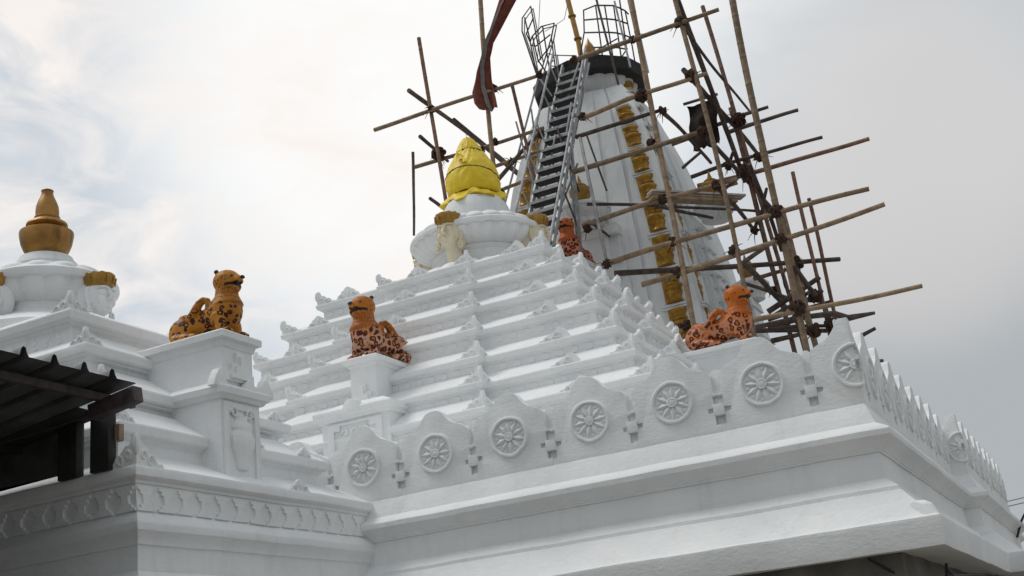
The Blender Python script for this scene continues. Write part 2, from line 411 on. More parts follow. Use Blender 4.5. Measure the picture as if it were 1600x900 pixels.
me_mL = merlon_mesh(lefthalf, .15).mesh('corner_merlon', W, bev=.010)
me_mR = merlon_mesh(righthalf, .15).mesh('corner_merlon', W, bev=.010)
me_wL = wheel_mb(-1).mesh('wheel_medallion', W, ang=30)
me_wR = wheel_mb(1).mesh('wheel_medallion', W, ang=30)
pb = MB()
pts = [(-.052,-.36),(.052,-.36),(.052,.20),(.048,.245),(.03,.268),(0,.276),(-.03,.268),(-.048,.245),(-.052,.20)]
pb.prism(pts, (0,.055,0), (1,0,0), (0,0,1), (0,-1,0), .085)
me_post = pb.mesh('parapet_post', W, bev=.010)
cb = MB(); cb.boxb(-.060,.060,-.022,.056,-.240,-.118)
cb.boxb(-.14,-.055,.045,.09,-.215,-.14); cb.boxb(.055,.14,.045,.09,-.215,-.14)
me_cross = cb.mesh('cross_relief', W, bev=.006)

def put(name, me, x, y, rz, sub=None, sx=1., dz=0., tilt=0.):
    o = link(name, me, hall, (x, y, dz), (tilt, 0, rz), (sx, 1, 1))
    if sub:
        s = bpy.data.objects.new(sub[0], sub[1]); col.objects.link(s); s.parent = o
    return o
rnd = random.Random(4)
for k in range(-7, 0):
    put('merlon', pick.choice(me_merlons), k + rnd.uniform(-.008,.008), (k % 2)*.005 + rnd.uniform(-.001,.001), rnd.uniform(-.003,.003), ('wheel_medallion', pick.choice(me_wheels)), 1.014, rnd.uniform(-.008,.008))
for k in range(-7, 0):
    put('parapet_post', me_post, k+.5, 0, 0, ('cross_relief', me_cross), 1, rnd.uniform(-.01,.01))
# folded corner merlon
put('corner_merlon', me_mL, 0, 0, 0, ('wheel_medallion', me_wL))
put('corner_merlon', me_mR, .004, .006, PI/2, ('wheel_medallion', me_wR), .835)
D = .835
for k in range(1, 9):
    put('merlon', pick.choice(me_merlons), (k % 2)*.005, k*D, PI/2 + rnd.uniform(-.01,.01), ('wheel_medallion', pick.choice(me_wheels)), D*1.014, rnd.uniform(-.012,.012))
    put('parapet_post', me_post, 0, (k-.5)*D, PI/2, ('cross_relief', me_cross), 1, rnd.uniform(-.01,.01))
PX, PY = .22, 6.95
put('corner_merlon', me_mL, PX, PY, 0, ('wheel_medallion', me_wL), .9)
put('corner_merlon', me_mR, PX+.004, PY+.006, PI/2, ('wheel_medallion', me_wR), D)
for k in range(1, 9):
    put('merlon', pick.choice(me_merlons), PX + (k % 2)*.005, PY + k*D, PI/2 + rnd.uniform(-.01,.01), ('wheel_medallion', pick.choice(me_wheels)), D*1.014, rnd.uniform(-.012,.012))
    put('parapet_post', me_post, PX, PY + (k-.5)*D, PI/2, ('cross_relief', me_cross), 1, rnd.uniform(-.01,.01))

# ---- pyramid tiers -------------------------------------------------------
TA = [2.68,3.22,3.64,4.12,4.58,4.98,5.37,5.78,6.2,6.6]
TZ = [5.40,4.76,4.14,3.52,2.86,2.28,1.73,1.15,.57,.0]
def stepped(a, w, e, cx, cy, ay=None, wy=None):
    b = a if ay is None else ay; wy = w if wy is None else wy
    q = [(-a,-b),(-w,-b),(-w,-b-e),(w,-b-e),(w,-b),(a,-b),(a,-wy),(a+e,-wy),(a+e,wy),(a,wy),(a,b),(w,b),(w,b+e),(-w,b+e),(-w,b),(-a,b),(-a,wy),(-a-e,wy),(-a-e,-wy),(-a,-wy)]
    return [(cx+x, cy+y) for x, y in q]
def relief_strip(mb, p0, p1, n, z0, z1, step=.25, t=.016):
    """row of raised lotus-shield tablets on a frieze from p0 to p1 (plan), outward normal n"""
    p0, p1 = V((*p0,0)), V((*p1,0)); d = p1-p0; L_ = d.length
    if L_ < .3: return
    d.normalize(); k = max(1, int(L_/step)); h = z1-z0; w = step*.29
    shp = [(-w*.55,0),(w*.55,0),(w*.75,h*.12),(w,h*.3),(w,h*.62),(w*.72,h*.70),(w*.70,h*.86),(w*.3,h),(-w*.3,h),(-w*.70,h*.86),(-w*.72,h*.70),(-w,h*.62),(-w,h*.3),(-w*.75,h*.12)]
    for i in range(k):
        c = p0 + d*((i+.5)*L_/k) + V((0,0,z0))
        shp2 = [(x*(1+.08*math.sin(i*3.1)), z) for x, z in shp]
        mb.prism(shp2, c + V((*n,0))*t, d, (0,0,1), (*n,0), t+.01)
def cell_strip(mb, p0, p1, n, z0, z1, step=.26, t=.03):
    """row of sunken notched cells: raised dividers that widen in steps at top and bottom"""
    p0, p1 = V((*p0,0)), V((*p1,0)); d = p1-p0; L_ = d.length; d.normalize(); k = max(1, int(L_/step)); h = z1-z0; s_ = L_/k
    half = [(.112,0),(.112,h*.10),(.075,h*.13),(.075,h*.24),(.042,h*.30),(.036,h*.5),(.042,h*.66),(.072,h*.70),(.072,h*.84),(.100,h*.88),(.100,h)]
    shp = half + [(-x,z) for x,z in reversed(half)]
    for i in range(k+1):
        r_ = random.Random(i*7+int(p0.x*10))
        q = [(x*s_/.262*r_.uniform(.9,1.1), z) for x, z in shp]
        mb.prism(q, p0 + d*(i*s_) + V((0,0,z0)) + V((*n,0))*t*r_.uniform(.8,1.1), d, (0,0,1), (*n,0), t+.01)
# ornament meshes
wing = [(0,-.05),(.50,-.05),(.50,.015),(.45,.045),(.40,.035),(.35,.07),(.32,.12),(.26,.125),(.22,.16),(.17,.20),(.12,.195),(.085,.235),(.05,.275),(.02,.30),(0,.305)]
def curl(mb, c, r, u, n, turns=1.35, r0=.017, flip=1):
    c, u, n = V(c), V(u), V(n); v = n.cross(u); P = []; R = []
    for i in range(15):
        s = i/14; t = turns*2*PI*s; rr = r*(1-.8*s)
        P.append(c + u*(rr*math.cos(t))*flip + v*(rr*math.sin(t))*flip if False else c + u*(rr*math.cos(t)*flip) + V((0,0,1))*(rr*math.sin(t)))
        R.append(r0*(1-.4*s))
    mb.tube(P, R, 6)
def corner_orn(scale=1.):
    b = MB(); th = .075
    # front wing runs to -x, side wing runs to +y ; corner at origin, outward is (+x,-y)
    b.prism([(-x,z) for x,z in wing], (0,0,0), (1,0,0), (0,0,1), (0,-1,0), th)
    b.prism([(x,z) for x,z in wing], (0.002,0,0), (0,1,0), (0,0,1), (1,0,0), th)
    for (u, n, c1, c2) in (((-1,0,0),(0,-1,0),(-.25,-.004,.055),(-.12,-.004,.10)), ((0,1,0),(1,0,0),(.006,.25,.055),(.006,.12,.10))):
        curl(b, c1, .062, u, n); curl(b, c2, .055, u, n, 1.2)
    b.ball((.0,.0,.20), (.045,.045,.10), 8, 6)
    return b.xform(Matrix.Scale(scale, 4))
flat = [(-.42,-.05),(.30,-.05),(.28,.02),(.25,.10),(.21,.17),(.15,.235),(.09,.265),(.04,.25),(.0,.205),(-.04,.165),(-.10,.155),(-.15,.125),(-.21,.115),(-.26,.065),(-.33,.055),(-.38,.02),(-.42,.015)]
def flat_orn(scale=1.):
    b = MB(); b.prism(flat, (0,-.004,0), (1,0,0), (0,0,1), (0,-1,0), .075)
    curl(b, (-.17,-.012,.045), .058, (-1,0,0), (0,-1,0)); curl(b, (.05,-.012,.10), .075, (-1,0,0), (0,-1,0)); curl(b, (-.04,-.012,.05), .045, (1,0,0), (0,-1,0), 1.1)
    return b.xform(Matrix.Scale(scale, 4))
palm = [(-.34,-.05),(.34,-.05),(.34,.01),(.28,.05),(.25,.11),(.19,.13),(.15,.19),(.10,.205),(.06,.25),(0,.275),(-.06,.25),(-.10,.205),(-.15,.19),(-.19,.13),(-.25,.11),(-.28,.05),(-.34,.01)]
def palm_orn(scale=1.):
    b = MB(); b.prism(palm, (0,-.004,0), (1,0,0), (0,0,1), (0,-1,0), .075)
    curl(b, (-.16,-.012,.06), .062, (-1,0,0), (0,-1,0)); curl(b, (.16,-.012,.06), .062, (1,0,0), (0,-1,0)); b.ball((0,-.01,.13), (.045,.03,.09), 8, 6)
    return b.xform(Matrix.Scale(scale, 4))
me_corner = corner_orn().mesh('corner_ornament', W, ang=32, wob=.006)
me_flat = flat_orn().mesh('leaf_ornament', W, ang=32, wob=.006)
me_palm = palm_orn().mesh('leaf_ornament', W, ang=32, wob=.006)
def orn(parent, me, x, y, z, rz, sc=1., name=None):
    r = random.Random(int(x*100)+int(y*37)+int(z*61))
    sc *= r.uniform(.93,1.07)
    o = link(name or me.name.split('.')[0], me, parent, (x,y,z), (0,0,rz + r.uniform(-.03,.03)), (sc,sc,sc*r.uniform(.93,1.08)))
    return o
def tier(root, plan, a_in, lip_z, step, face_dirs, first=False, wallh=.27):
    """one storey of the stepped roof; a_in = how far the storey above is set back"""
    b = MB()
    top = [(-a_in-.05, lip_z+.33), (-.10, lip_z+.055), (-.035, lip_z+.012)]
    b.sweep(plan, top + [(-.008,lip_z),(.0,lip_z-.02),(-.015,lip_z-.085),(-.03,lip_z-.098),(-.075,lip_z-.105),(-.082,lip_z-.128),(-.098,lip_z-.132),(-.10,lip_z-.145),(-.118,lip_z-.15),(-.115,lip_z-wallh-.12)], .3, capt=first)
    n = len(plan)
    for i in range(n):
        p0, p1 = V((*plan[i],0)), V((*plan[(i+1)%n],0)); d = (p1-p0).normalized(); nn = V((d.y,-d.x,0))
        key = (round(nn.x), round(nn.y))
        if key in face_dirs:
            q0 = p0 + nn*(-.117) + d*.16; q1 = p1 + nn*(-.117) - d*.16
            relief_strip(b, q0[:2], q1[:2], nn[:2], lip_z-wallh-.005, lip_z-.165, step)
    return b
for i in range(9):
    a, z = TA[i], TZ[i]; w = 1.08+.52*(a-2.68); e = .14 + .012*i
    plan = stepped(a, w, e, XC, YC)
    ain = (a - TA[i-1] + .11) if i else 1.3
    t = tier(hall, plan, ain, z, .25, ((0,-1),(1,0)), first=(i == 0)).build('roof_tier', W, hall, wob=.009)
    oz = z - .01; s = .92
    x0, y0 = XC, YC
    def C(x, y, rz, sc=s): orn(t, me_corner, x0+x, y0+y, oz, rz, sc)
    C(a-.03, -a+.03, 0); C(w-.03, -a-e+.03, 0); C(a+e-.03, -w+.03, 0)
    C(-a+.03, -a+.03, -PI/2); C(-w+.03, -a-e+.03, -PI/2); C(a+e-.03, w-.03, PI/2); C(a-.03, a-.03, PI/2)
    def F(me, x, y, rz): orn(t, me, x0+x, y0+y, oz, rz, .9)
    F(me_flat, (w+a)/2+.12, -a+.03, 0); F(me_palm, -(w+a)/2, -a+.03, 0); F(me_palm, -w*.1, -a-e+.03, 0)
    F(me_flat, a-.03, -(w+a)/2, PI/2); F(me_palm, a+e-.03, 0, PI/2); F(me_flat, a-.03, (w+a)/2, PI/2)

# ---- crowning discs of the hall -----------------------------------------
def ribs(n, amp, lo, hi):
    def f(t, i, r):
        if lo <= i <= hi: return r*(1 + amp*(abs(math.sin(n*t/2)) - .5))
        return r
    return f
b = MB()
b.lathe([(2.3,5.42),(2.25,5.55),(1.95,5.68),(1.80,5.78)], (XC,YC,0), 48)
b.build('dome_base', W, hall, wob=.01)
b = MB()
for k in range(22):           # ring of overlapping lotus petals at the foot
    t = 2*PI*(k+.5)/22
    R = Matrix.Translation((XC,YC,0)) @ Matrix.Rotation(t, 4, 'Z')
    p = MB(); p.ball((1.58,0,5.84), (.34,.27,.13), 10, 7, Matrix.Rotation(.55, 3, 'Y'))
    b.join(p, R)
b.build('lotus_petal_ring', W, hall, ang=60, wob=.012)
b = MB()
b.lathe([(1.5,5.7),(1.12,5.9),(1.06,6.0),(1.05,6.38),(1.09,6.42),(1.11,6.47),(1.08,6.51),(1.02,6.53)], (XC,YC,0), 48)
b.build('dome_drum', W, hall, wob=.008)
b = MB()
b.lathe([(1.02,6.50),(1.15,6.52),(1.30,6.58),(1.40,6.66),(1.455,6.76),(1.46,6.82),(1.44,6.84)], (XC,YC,0), 288, ribs(30,.05,0,5))
b.lathe([(1.42,6.82),(1.53,6.83),(1.555,6.87),(1.55,6.93),(1.50,6.965),(1.40,7.0),(1.15,7.13),(.95,7.25),(.80,7.30)], (XC,YC,0), 64)
b.build('ribbed_dome_disc', W, hall, wob=.008)
b = MB()
for k in range(22):
    t = 2*PI*k/22
    R = Matrix.Translation((XC,YC,0)) @ Matrix.Rotation(t, 4, 'Z')
    p = MB(); p.ball((1.20,0,7.10), (.32,.20,.085), 10, 7, Matrix.Rotation(.42, 3, 'Y'))
    b.join(p, R)
b.build('lotus_petal_ring', W, hall, ang=60, wob=.012)
b = MB()
b.lathe([(.83,7.22),(.825,7.34),(.80,7.5),(.74,7.68),(.66,7.82)], (XC,YC,0), 40)
b.build('finial_neck', M['tower_white'], hall, wob=.006)
b = MB(); b.lathe([(.3,7.7),(.42,7.9),(.52,8.2),(.5,8.5),(.3,8.75),(.3,8.9),(.1,9.3),(.0,9.34)], (XC,YC,0), 24)
b.build('gold_finial', M['kalasha'], hall)

# yellow cloth tied over the finial
def cloth_r(t, i, r):
    f = .045*math.sin(3*t+.6+i*.25) + .03*math.sin(7*t+i*.9) + .022*math.sin(13*t-i*.6)
    if i <= 2: f += (.085, .06, .03)[i]*math.sin(9*t+.8) + (.06,.03,.0)[i]*math.sin(5*t)
    return r*(1 + f)
prof0 = [(.70,7.80),(.665,7.86),(.60,7.94),(.535,8.0),(.545,8.04),(.575,8.11),(.595,8.2),(.605,8.3),(.60,8.4),(.588,8.5),(.565,8.6),(.53,8.70),(.485,8.80),(.425,8.90),(.375,8.98),(.33,9.05),(.288,9.10),(.282,9.15),(.25,9.22),(.205,9.32),(.15,9.42),(.08,9.50),(.015,9.53)]
prof = []
for (r0, z0), (r1, z1) in zip(prof0, prof0[1:]):
    for k in range(3): prof.append((r0+(r1-r0)*k/3, z0+(z1-z0)*k/3))
prof.append(prof0[-1])
def ridge(q):
    v_ = 0; a_ = 1.; f_ = 2.6
    for _ in range(4):
        v_ += a_*(1-abs(noise.noise(q*f_))*2.2); a_ *= .5; f_ *= 2.1
    return v_
b = MB(); b.lathe(prof, (XC,YC,0), 144)
vs = []
for p in b.v:
    d = V((p.x-XC, p.y-YC, 0)); t = math.atan2(d.y, d.x); z = p.z; R_ = d.length
    # pull lines radiating from the tie at the shoulder and from the waist string
    q = V((math.cos(t)*1.1 + .35*z, math.sin(t)*1.1 - .25*z, z*1.25 + .5*math.sin(2*t)))
    k_ = .020*ridge(q) + .012*math.sin(11*t + 5*z) * (1 if z < 8.25 else .3)
    if z < 8.0: k_ += (8.0-z)*(.35*math.sin(7*t+.4) + .22*math.sin(12*t+1.))
    k_ -= .045*math.exp(-((z-8.0)/.03)**2)
    n_ = d.normalized() if R_ > 1e-4 else V((0,0,0))
    q2 = V((p.x, p.y, z)) + n_*k_*min(1, R_/.25)
    if z < 7.97: q2.z += .06*math.sin(5*t+.3) + .035*math.sin(9*t)
    if z > 9.0: q2.x += -.05*(z-9.0); q2.z += .02*math.sin(4*t)
    vs.append(q2)
b.v = vs
# knot and loose flap at the shoulder
for (a0, a1, a2) in (((-.10,-.47,8.98),(.05,-.53,8.86),(.13,-.60,8.66)), ((-.10,-.47,8.98),(-.02,-.55,8.90),(.02,-.61,8.74))):
    P = [V(a0), V(a1), V(a2)]; f2 = MB(); vv = []; ff = []
    for k in range(9):
        t = k/8; c0 = P[0]*(1-t)**2 + P[1]*2*t*(1-t) + P[2]*t*t; w_ = .035 + .13*t
        for m_ in range(5):
            u_ = m_/4-.5; vv.append(V((XC,YC,0)) + c0 + V((w_*u_, -.02*math.cos(u_*9), .02*math.sin(u_*14+t*4))))
    for k in range(8):
        for m_ in range(4): ff.append((k*5+m_, k*5+m_+1, (k+1)*5+m_+1, (k+1)*5+m_))
    b.add(vv, ff)
cl = b.build('yellow_cloth', M['yellow'], None, ang=70)
tag(cl, 'bright yellow cloth tied with string over the finial on top of the stepped roof', 'cloth')
sb = MB()
for z0, amp, rr0 in ((8.40,.17,None),(8.0,.015,.528),(9.10,.015,.305)):
    P = []
    for k in range(73):
        t = 2*PI*k/72; zz = z0 + amp*math.cos(t+PI/2)
        if rr0 is None:
            rb = next(r0+(r1-r0)*(zz-z0_)/(z1-z0_) for (r0,z0_),(r1,z1) in zip(prof0[3:], prof0[4:]) if z0_ <= zz <= z1)
            q = V((math.cos(t)*1.1 + .35*zz, math.sin(t)*1.1 - .25*zz, zz*1.25 + .5*math.sin(2*t)))
            rb += .020*ridge(q) + .012*math.sin(11*t+5*zz)*(1 if zz < 8.25 else .3) + .004
        else: rb = rr0
        P.append((XC+rb*math.cos(t), YC+rb*math.sin(t), zz))
    sb.tube(P, .011, 5, cap=False)
sb.tube([(XC-.02,YC-.02,9.48),(XC-.03,YC-.03,9.78)], .006, 5)
sb.build('tie_string', M['wire'], cl)

# ---- sculpted faces ------------------------------------------------------
def frozen(mb, voxel, smooth=2, name='x'):
    me = bpy.data.meshes.new(name); me.from_pydata([tuple(p) for p in mb.v], [], mb.f)
    o = bpy.data.objects.new(name, me); col.objects.link(o)
    r = o.modifiers.new('r', 'REMESH'); r.mode = 'VOXEL'; r.voxel_size = voxel
    s_ = o.modifiers.new('s', 'SMOOTH'); s_.iterations = smooth; s_.factor = .5
    dg = bpy.context.evaluated_depsgraph_get(); dg.update()
    out = bpy.data.meshes.new_from_object(o.evaluated_get(dg)); out.name = name
    bpy.data.objects.remove(o); bpy.data.meshes.remove(me)
    out.polygons.foreach_set('use_smooth', [True]*len(out.polygons))
    return out
# looks to -y, chin at z = 0, hair line at about .5
f = MB()
f.ball((0,.06,.30), (.215,.22,.33), 20, 14)
f.ball((0,.0,.16), (.165,.17,.17), 16, 10)
f.ball((0,-.11,.045), (.06,.055,.05), 12, 8)                 # chin
f.tube([(0,-.125,.40),(0,-.20,.30),(0,-.235,.225)], [.022,.030,.040], 8)      # nose
f.ball((.028,-.195,.215), (.026,.03,.022), 8, 6); f.ball((-.028,-.195,.215), (.026,.03,.022), 8, 6)
for s_ in (-1, 1):
    f.ball((s_*.090,-.125,.315), (.056,.042,.034), 12, 8)     # eyeball
    f.tube([(s_*.160,-.085,.315),(s_*.125,-.135,.346),(s_*.085,-.165,.350),(s_*.042,-.150,.325)], .014, 6)
    f.tube([(s_*.160,-.085,.31),(s_*.12,-.132,.286),(s_*.085,-.158,.282),(s_*.042,-.150,.305)], .012, 6)
    f.tube([(s_*.19,-.070,.375),(s_*.14,-.138,.405),(s_*.08,-.172,.405),(s_*.022,-.178,.37)], .016, 6)
    f.ball((s_*.105,-.105,.20), (.07,.06,.08), 10, 8)         # cheek
    f.tube([(s_*.215,.03,.40),(s_*.245,.05,.36),(s_*.245,.05,.24),(s_*.225,.03,.14),(s_*.215,.02,.08)], [.03,.04,.035,.03,.024], 8)  # long ear
f.tube([(-.062,-.162,.118),(-.025,-.190,.128),(0,-.186,.122),(.025,-.190,.128),(.062,-.162,.118)], [.006,.017,.014,.017,.006], 7)
f.tube([(-.05,-.160,.098),(0,-.180,.090),(.05,-.160,.098)], [.007,.022,.007], 7)
f.tube([(0,.08,.12),(0,.14,-.06),(0,.26,-.30)], [.13,.14,.17], 12)             # neck
f.ball((0,.2,.28), (.27,.22,.34), 14, 10)                     # block that ties it to the disc
me_face = frozen(f, .0105, 1, 'sculpted_face')
c = MB()
R1 = [(0,.455,.205),(1,.485,.228),(2,.60,.262),(3,.64,.255),(4,.635,.18),(5,.65,.0)]
vs = []; fs = []; S = 26
for j, zz, r in R1:
    for k in range(S):
        t = 2*PI*k/S
        fr = .5 - .5*math.sin(t)      # 1 at the front
        z2 = zz + (.015*math.cos(12*t) if j in (2,3) else 0) + (.05*(1-fr) if j < 2 else -.03*(1-fr)) + (.045*abs(math.cos(t))if j<2 else 0)*-1
        vs.append((r*.95*math.cos(t), r*math.sin(t) + .055, z2))
for j in range(5):
    for k in range(S): fs.append((j*S+k, j*S+(k+1)%S, (j+1)*S+(k+1)%S, (j+1)*S+k))
c.add(vs, fs)
for k in range(6):
    t = -PI*(k+.5)/6; x, y = .236*math.cos(t), .246*math.sin(t)+.055
    c.tube([(x*1.0,y,.47),(x*1.08,(y-.055)*1.08+.055,.60)], [.010,.016], 6)
me_crown = c.mesh('gold_crown', M['ochre'], ang=35)
er = MB()
for s_ in (-1, 1):
    er.tube([(s_*.225 + .055*math.cos(2*PI*k/14)*.6, .0, .02 + .06*math.sin(2*PI*k/14)) for k in range(15)], .022, 7, cap=False)
    er.ball((s_*.225, -.02, .02), .022, 8, 6)
def face(parent, x, y, z, rz, sc, mat, group=None):
    me = me_face.copy(); me.materials.clear(); me.materials.append(mat)
    o = link('sculpted_face', me, parent, (x,y,z), (0,0,rz), (sc,sc,sc))
    s_ = bpy.data.objects.new('gold_crown', me_crown); col.objects.link(s_); s_.parent = o
    em = er.mesh('earring', mat); s2 = bpy.data.objects.new('earring', em); col.objects.link(s2); s2.parent = o
    return o
for ang, rz in ((-90,0),(0,PI/2),(180,-PI/2)):
    t = math.radians(ang); face(hall, XC+1.46*math.cos(t), YC+1.46*math.sin(t), 6.36, rz, 1.18, M['cream'])

# ---- pedestals of the hall leopards -------------------------------------
def block(root, x0, x1, y0, y1, z0, z1, name, bev=.015, cap=True):
    b = MB(); P = [(x0,y0),(x1,y0),(x1,y1),(x0,y1)]
    if cap:
        b.sweep(P, [(-.06,z1+.03),(.0,z1),(.012,z1-.02),(.008,z1-.075),(-.03,z1-.09),(-.045,z1-.13),(-.07,z1-.14),(-.07,z0)], .3, capt=True)
    else:
        b.sweep(P, [(0,z1),(0,z0)], .3, capt=True)
    return b.build(name, W, root, wob=.008)
def cross_relief(mb, o, u, n, s=1.):
    """stepped-cross tablet in relief"""
    shp = [(-.30,0),(.30,0),(.30,.13),(.18,.13),(.18,.26),(.07,.26),(.07,.42),(-.07,.42),(-.07,.26),(-.18,.26),(-.18,.13),(-.30,.13)]
    mb.prism([(x*s,z*s) for x,z in shp], V(o)+V(n)*.045, u, (0,0,1), n, .07)
    shp2 = [(-.23,.03),(.23,.03),(.23,.09),(.12,.10),(.12,.21),(.03,.22),(.03,.36),(-.03,.36),(-.03,.22),(-.12,.21),(-.12,.10),(-.23,.09)]
    mb.prism([(x*s,z*s) for x,z in shp2], V(o)+V(n)*.075, u, (0,0,1), n, .03)
def pedestal(root, P0, rz, front_top, wid, z_top, z_mid, z_low, len_, lw, lf):
    """stepped pedestal growing out of the roof; local -y is the front"""
    Mx = Matrix.Translation(P0) @ Matrix.Rotation(rz, 4, 'Z')
    b = MB(); hw = wid/2
    def sw(plan, prof): b2 = MB(); b2.sweep(plan, prof, .3, capt=True); b.join(b2)
    sw([(-hw,front_top),(hw,front_top),(hw,len_),(-hw,len_)], [(-.06,z_top+.006),(.0,z_top-.006),(.012,z_top-.03),(.008,z_top-.10),(-.04,z_top-.115),(-.06,z_top-.17),(-.085,z_top-.18),(-.085,z_mid-.1)])
    cross_relief(b, (0,front_top+.085,z_mid+.10), (1,0,0), (0,-1,0), wid*1.25)
    hw2 = lw/2
    sw([(-hw2,lf),(hw2,lf),(hw2,len_),(-hw2,len_)], [(-.35,z_mid+.16),(-.12,z_mid+.05),(.0,z_mid),(.012,z_mid-.03),(.0,z_mid-.11),(-.04,z_mid-.13),(-.06,z_mid-.19),(-.10,z_mid-.20),(-.10,z_low)])
    o = b.xform(Mx).build('statue_pedestal', W, root, wob=.008)
    # half-round lug on the ledge
    l = MB(); l.prism([(-.17,-.09),(.17,-.09),(.17,.02),(.13,.11),(.06,.16),(-.06,.16),(-.13,.11),(-.17,.02)], (0,lf-.02,z_mid-.02), (1,0,0), (0,0,1), (0,-1,0), .16)
    link('ledge_lug', l.xform(Mx).mesh('ledge_lug', W, bev=.02), o)
    # niche frame with hood
    nf = MB(); yy = lf+.10
    fr = [(-.44,0),(-.44,-.62),(-.34,-.62),(-.34,-.13),(-.24,-.13),(-.24,-.04),(.24,-.04),(.24,-.13),(.34,-.13),(.34,-.62),(.44,-.62),(.44,0)]
    s2 = lw/1.25
    nf.prism([(x*s2,z) for x,z in fr], (0,yy-.045,z_mid-.24), (1,0,0), (0,0,1), (0,-1,0), .05)
    for k in range(-1,2):
        curl(nf, (k*.16*s2, yy-.02, z_mid-.42), .07, (1 if k>0 else -1,0,0), (0,-1,0), 1.2, .022)
    link('niche_frame', nf.xform(Mx).mesh('niche_frame', W, bev=.006), o)
    return o
pedestal(hall, (-9.26,0,0), 0, 5.26, .70, 3.20, 2.22, .9, 7.2, 1.58, 4.88)
pedestal(hall, (0,YC-.2,0), PI/2, 3.28, .66, 3.22, 2.1, .9, 5.2, 1.45, 2.9)
# ================================================================== the porch
porch = thing('temple_porch', 'lower white porch at left with a small stepped roof and weathered gold pot', 'temple', (NX, NY, GZ))
PP = [(-12.5,-4.04),(-5.9,-4.04),(-5.9,.35),(-12.5,.35)]
b = MB()
b.sweep(PP, [(-.55,-.17),(-.25,-.32),(-.05,-.425),(-.012,-.44),(.0,-.465),(-.004,-.53),(-.02,-.55),(-.055,-.565),(-.06,-.592),(-.078,-.598),(-.08,-.61),(-.085,-.85),(-.04,-.90),(.008,-.955),(.014,-.975),(.008,-1.035),(-.045,-1.10),(-.055,-1.155),(-.075,-1.162),(-.08,-1.18),(-.085,-1.40)], .3, capt=True)
cell_strip(b, (-5.985,-3.845), (-5.985,.0), (1,0), -.845, -.618, .262, .026)
cell_strip(b, (-12.3,-3.957), (-6.10,-3.957), (0,-1), -.845, -.618, .262, .026)
b.build('cornice', W, porch, wob=.010)
b = MB()
b.sweep(PP, [(-.08,-1.39),(-.04,-1.44),(.10,-1.54),(.23,-1.66),(.26,-1.66),(.28,-1.69),(.25,-1.95),(-.06,-1.97)], .3)
b.build('eave', W, porch, wob=.012)
b = MB(); b.sweep(PP, [(-.05,-1.95),(-.05,GZ)], .6); b.build('wall', M['concrete'], porch, wob=.01)
co = corner_orn(.62)
o = orn(porch, me_corner, -5.92, -4.02, -.44, 0, .78); o.scale.z = 1.0
for y in (-1.9,):
    orn(porch, me_palm, -5.93, y+.45, -.43, PI/2, .55)
NT = [(1.70,1.28,1.65),(2.05,1.41,1.16),(2.45,1.60,.63),(2.85,1.79,.11)]
for i, (ax, ay, z) in enumerate(NT):
    plan = [(NX-ax,NY-ay),(NX+ax,NY-ay),(NX+ax,NY+ay),(NX-ax,NY+ay)]
    ain = .46 if i else 1.0
    bb = MB()
    wallh = .30
    bb.sweep(plan, [(-ain,z+.30),(-.10,z+.06),(-.03,z+.012),(-.008,z),(.0,z-.02),(-.012,z-.095),(-.03,z-.112),(-.075,z-.12),(-.082,z-.14),(-.10,z-.147),(-.118,z-.165),(-.118,z-wallh-.2)], .3, capt=(i==0))
    if i < 2:       # lozenge frieze
        for (p0, p1, n) in (((NX-ax+.1,NY-ay+.117),(NX+ax-.2,NY-ay+.117),(0,-1)), ((NX+ax-.117,NY-ay+.2),(NX+ax-.117,NY+ay-.1),(1,0))):
            d = V((p1[0]-p0[0], p1[1]-p0[1], 0)); L_ = d.length; d.normalize(); k = int(L_/.17)
            for j in range(k):
                c = V((p0[0],p0[1],z-.25)) + d*((j+.5)*L_/k); s_ = (-1)**j
                bb.prism([(-.06,-.05*s_),(.0,-.075),(.06,.05*s_),(.0,.07)], c + V((*n,0))*.010, d, (0,0,1), (*n,0), .03)
                bb.prism([(-.028,0),(0,-.03),(.028,0),(0,.03)], c + V((*n,0))*.024, d, (0,0,1), (*n,0), .03)
    t = bb.build('roof_tier', W, porch, wob=.009)
    orn(t, me_corner, NX+ax-.03, NY-ay+.03, z-.015, 0, .66 if i else .78)
    orn(t, me_palm, NX+ax-.03, NY+.55*(1-.1*i), z-.01, PI/2, .8 if i == 0 else .5)
    if i > 1: orn(t, me_palm, NX+ax-.03, NY+1.3, z-.01, PI/2, .5)
b = MB()
b.lathe([(1.35,1.62),(1.30,1.82),(.98,1.98),(.72,2.08),(.60,2.16),(.57,2.30)], (NX,NY,0), 40)
b.build('dome_drum', W, porch, wob=.008)
b = MB()
b.lathe([(.57,2.26),(.62,2.28),(.70,2.32),(.77,2.40),(.80,2.48),(.80,2.52)], (NX,NY,0), 160, ribs(16,.06,0,5))
b.lathe([(.79,2.50),(.86,2.515),(.875,2.55),(.87,2.60),(.83,2.63),(.66,2.72),(.48,2.79),(.40,2.81)], (NX,NY,0), 48)
b.build('ribbed_dome_disc', W, porch, wob=.008)
b = MB()
for k in range(14):
    t = 2*PI*k/14
    p = MB(); p.ball((.68,0,2.69), (.17,.145,.05), 10, 6, Matrix.Rotation(.40, 3, 'Y'))
    b.join(p, Matrix.Translation((NX,NY,0)) @ Matrix.Rotation(t, 4, 'Z'))
b.build('lotus_petal_ring', W, porch, ang=60, wob=.01)
b = MB()
b.lathe([(.46,2.74),(.455,2.80),(.42,2.83),(.40,2.845),(.405,2.87),(.385,2.91),(.34,2.96),(.325,3.0)], (NX,NY,0), 40)
b.build('finial_neck', M['tower_white'], porch, wob=.006)
b = MB()
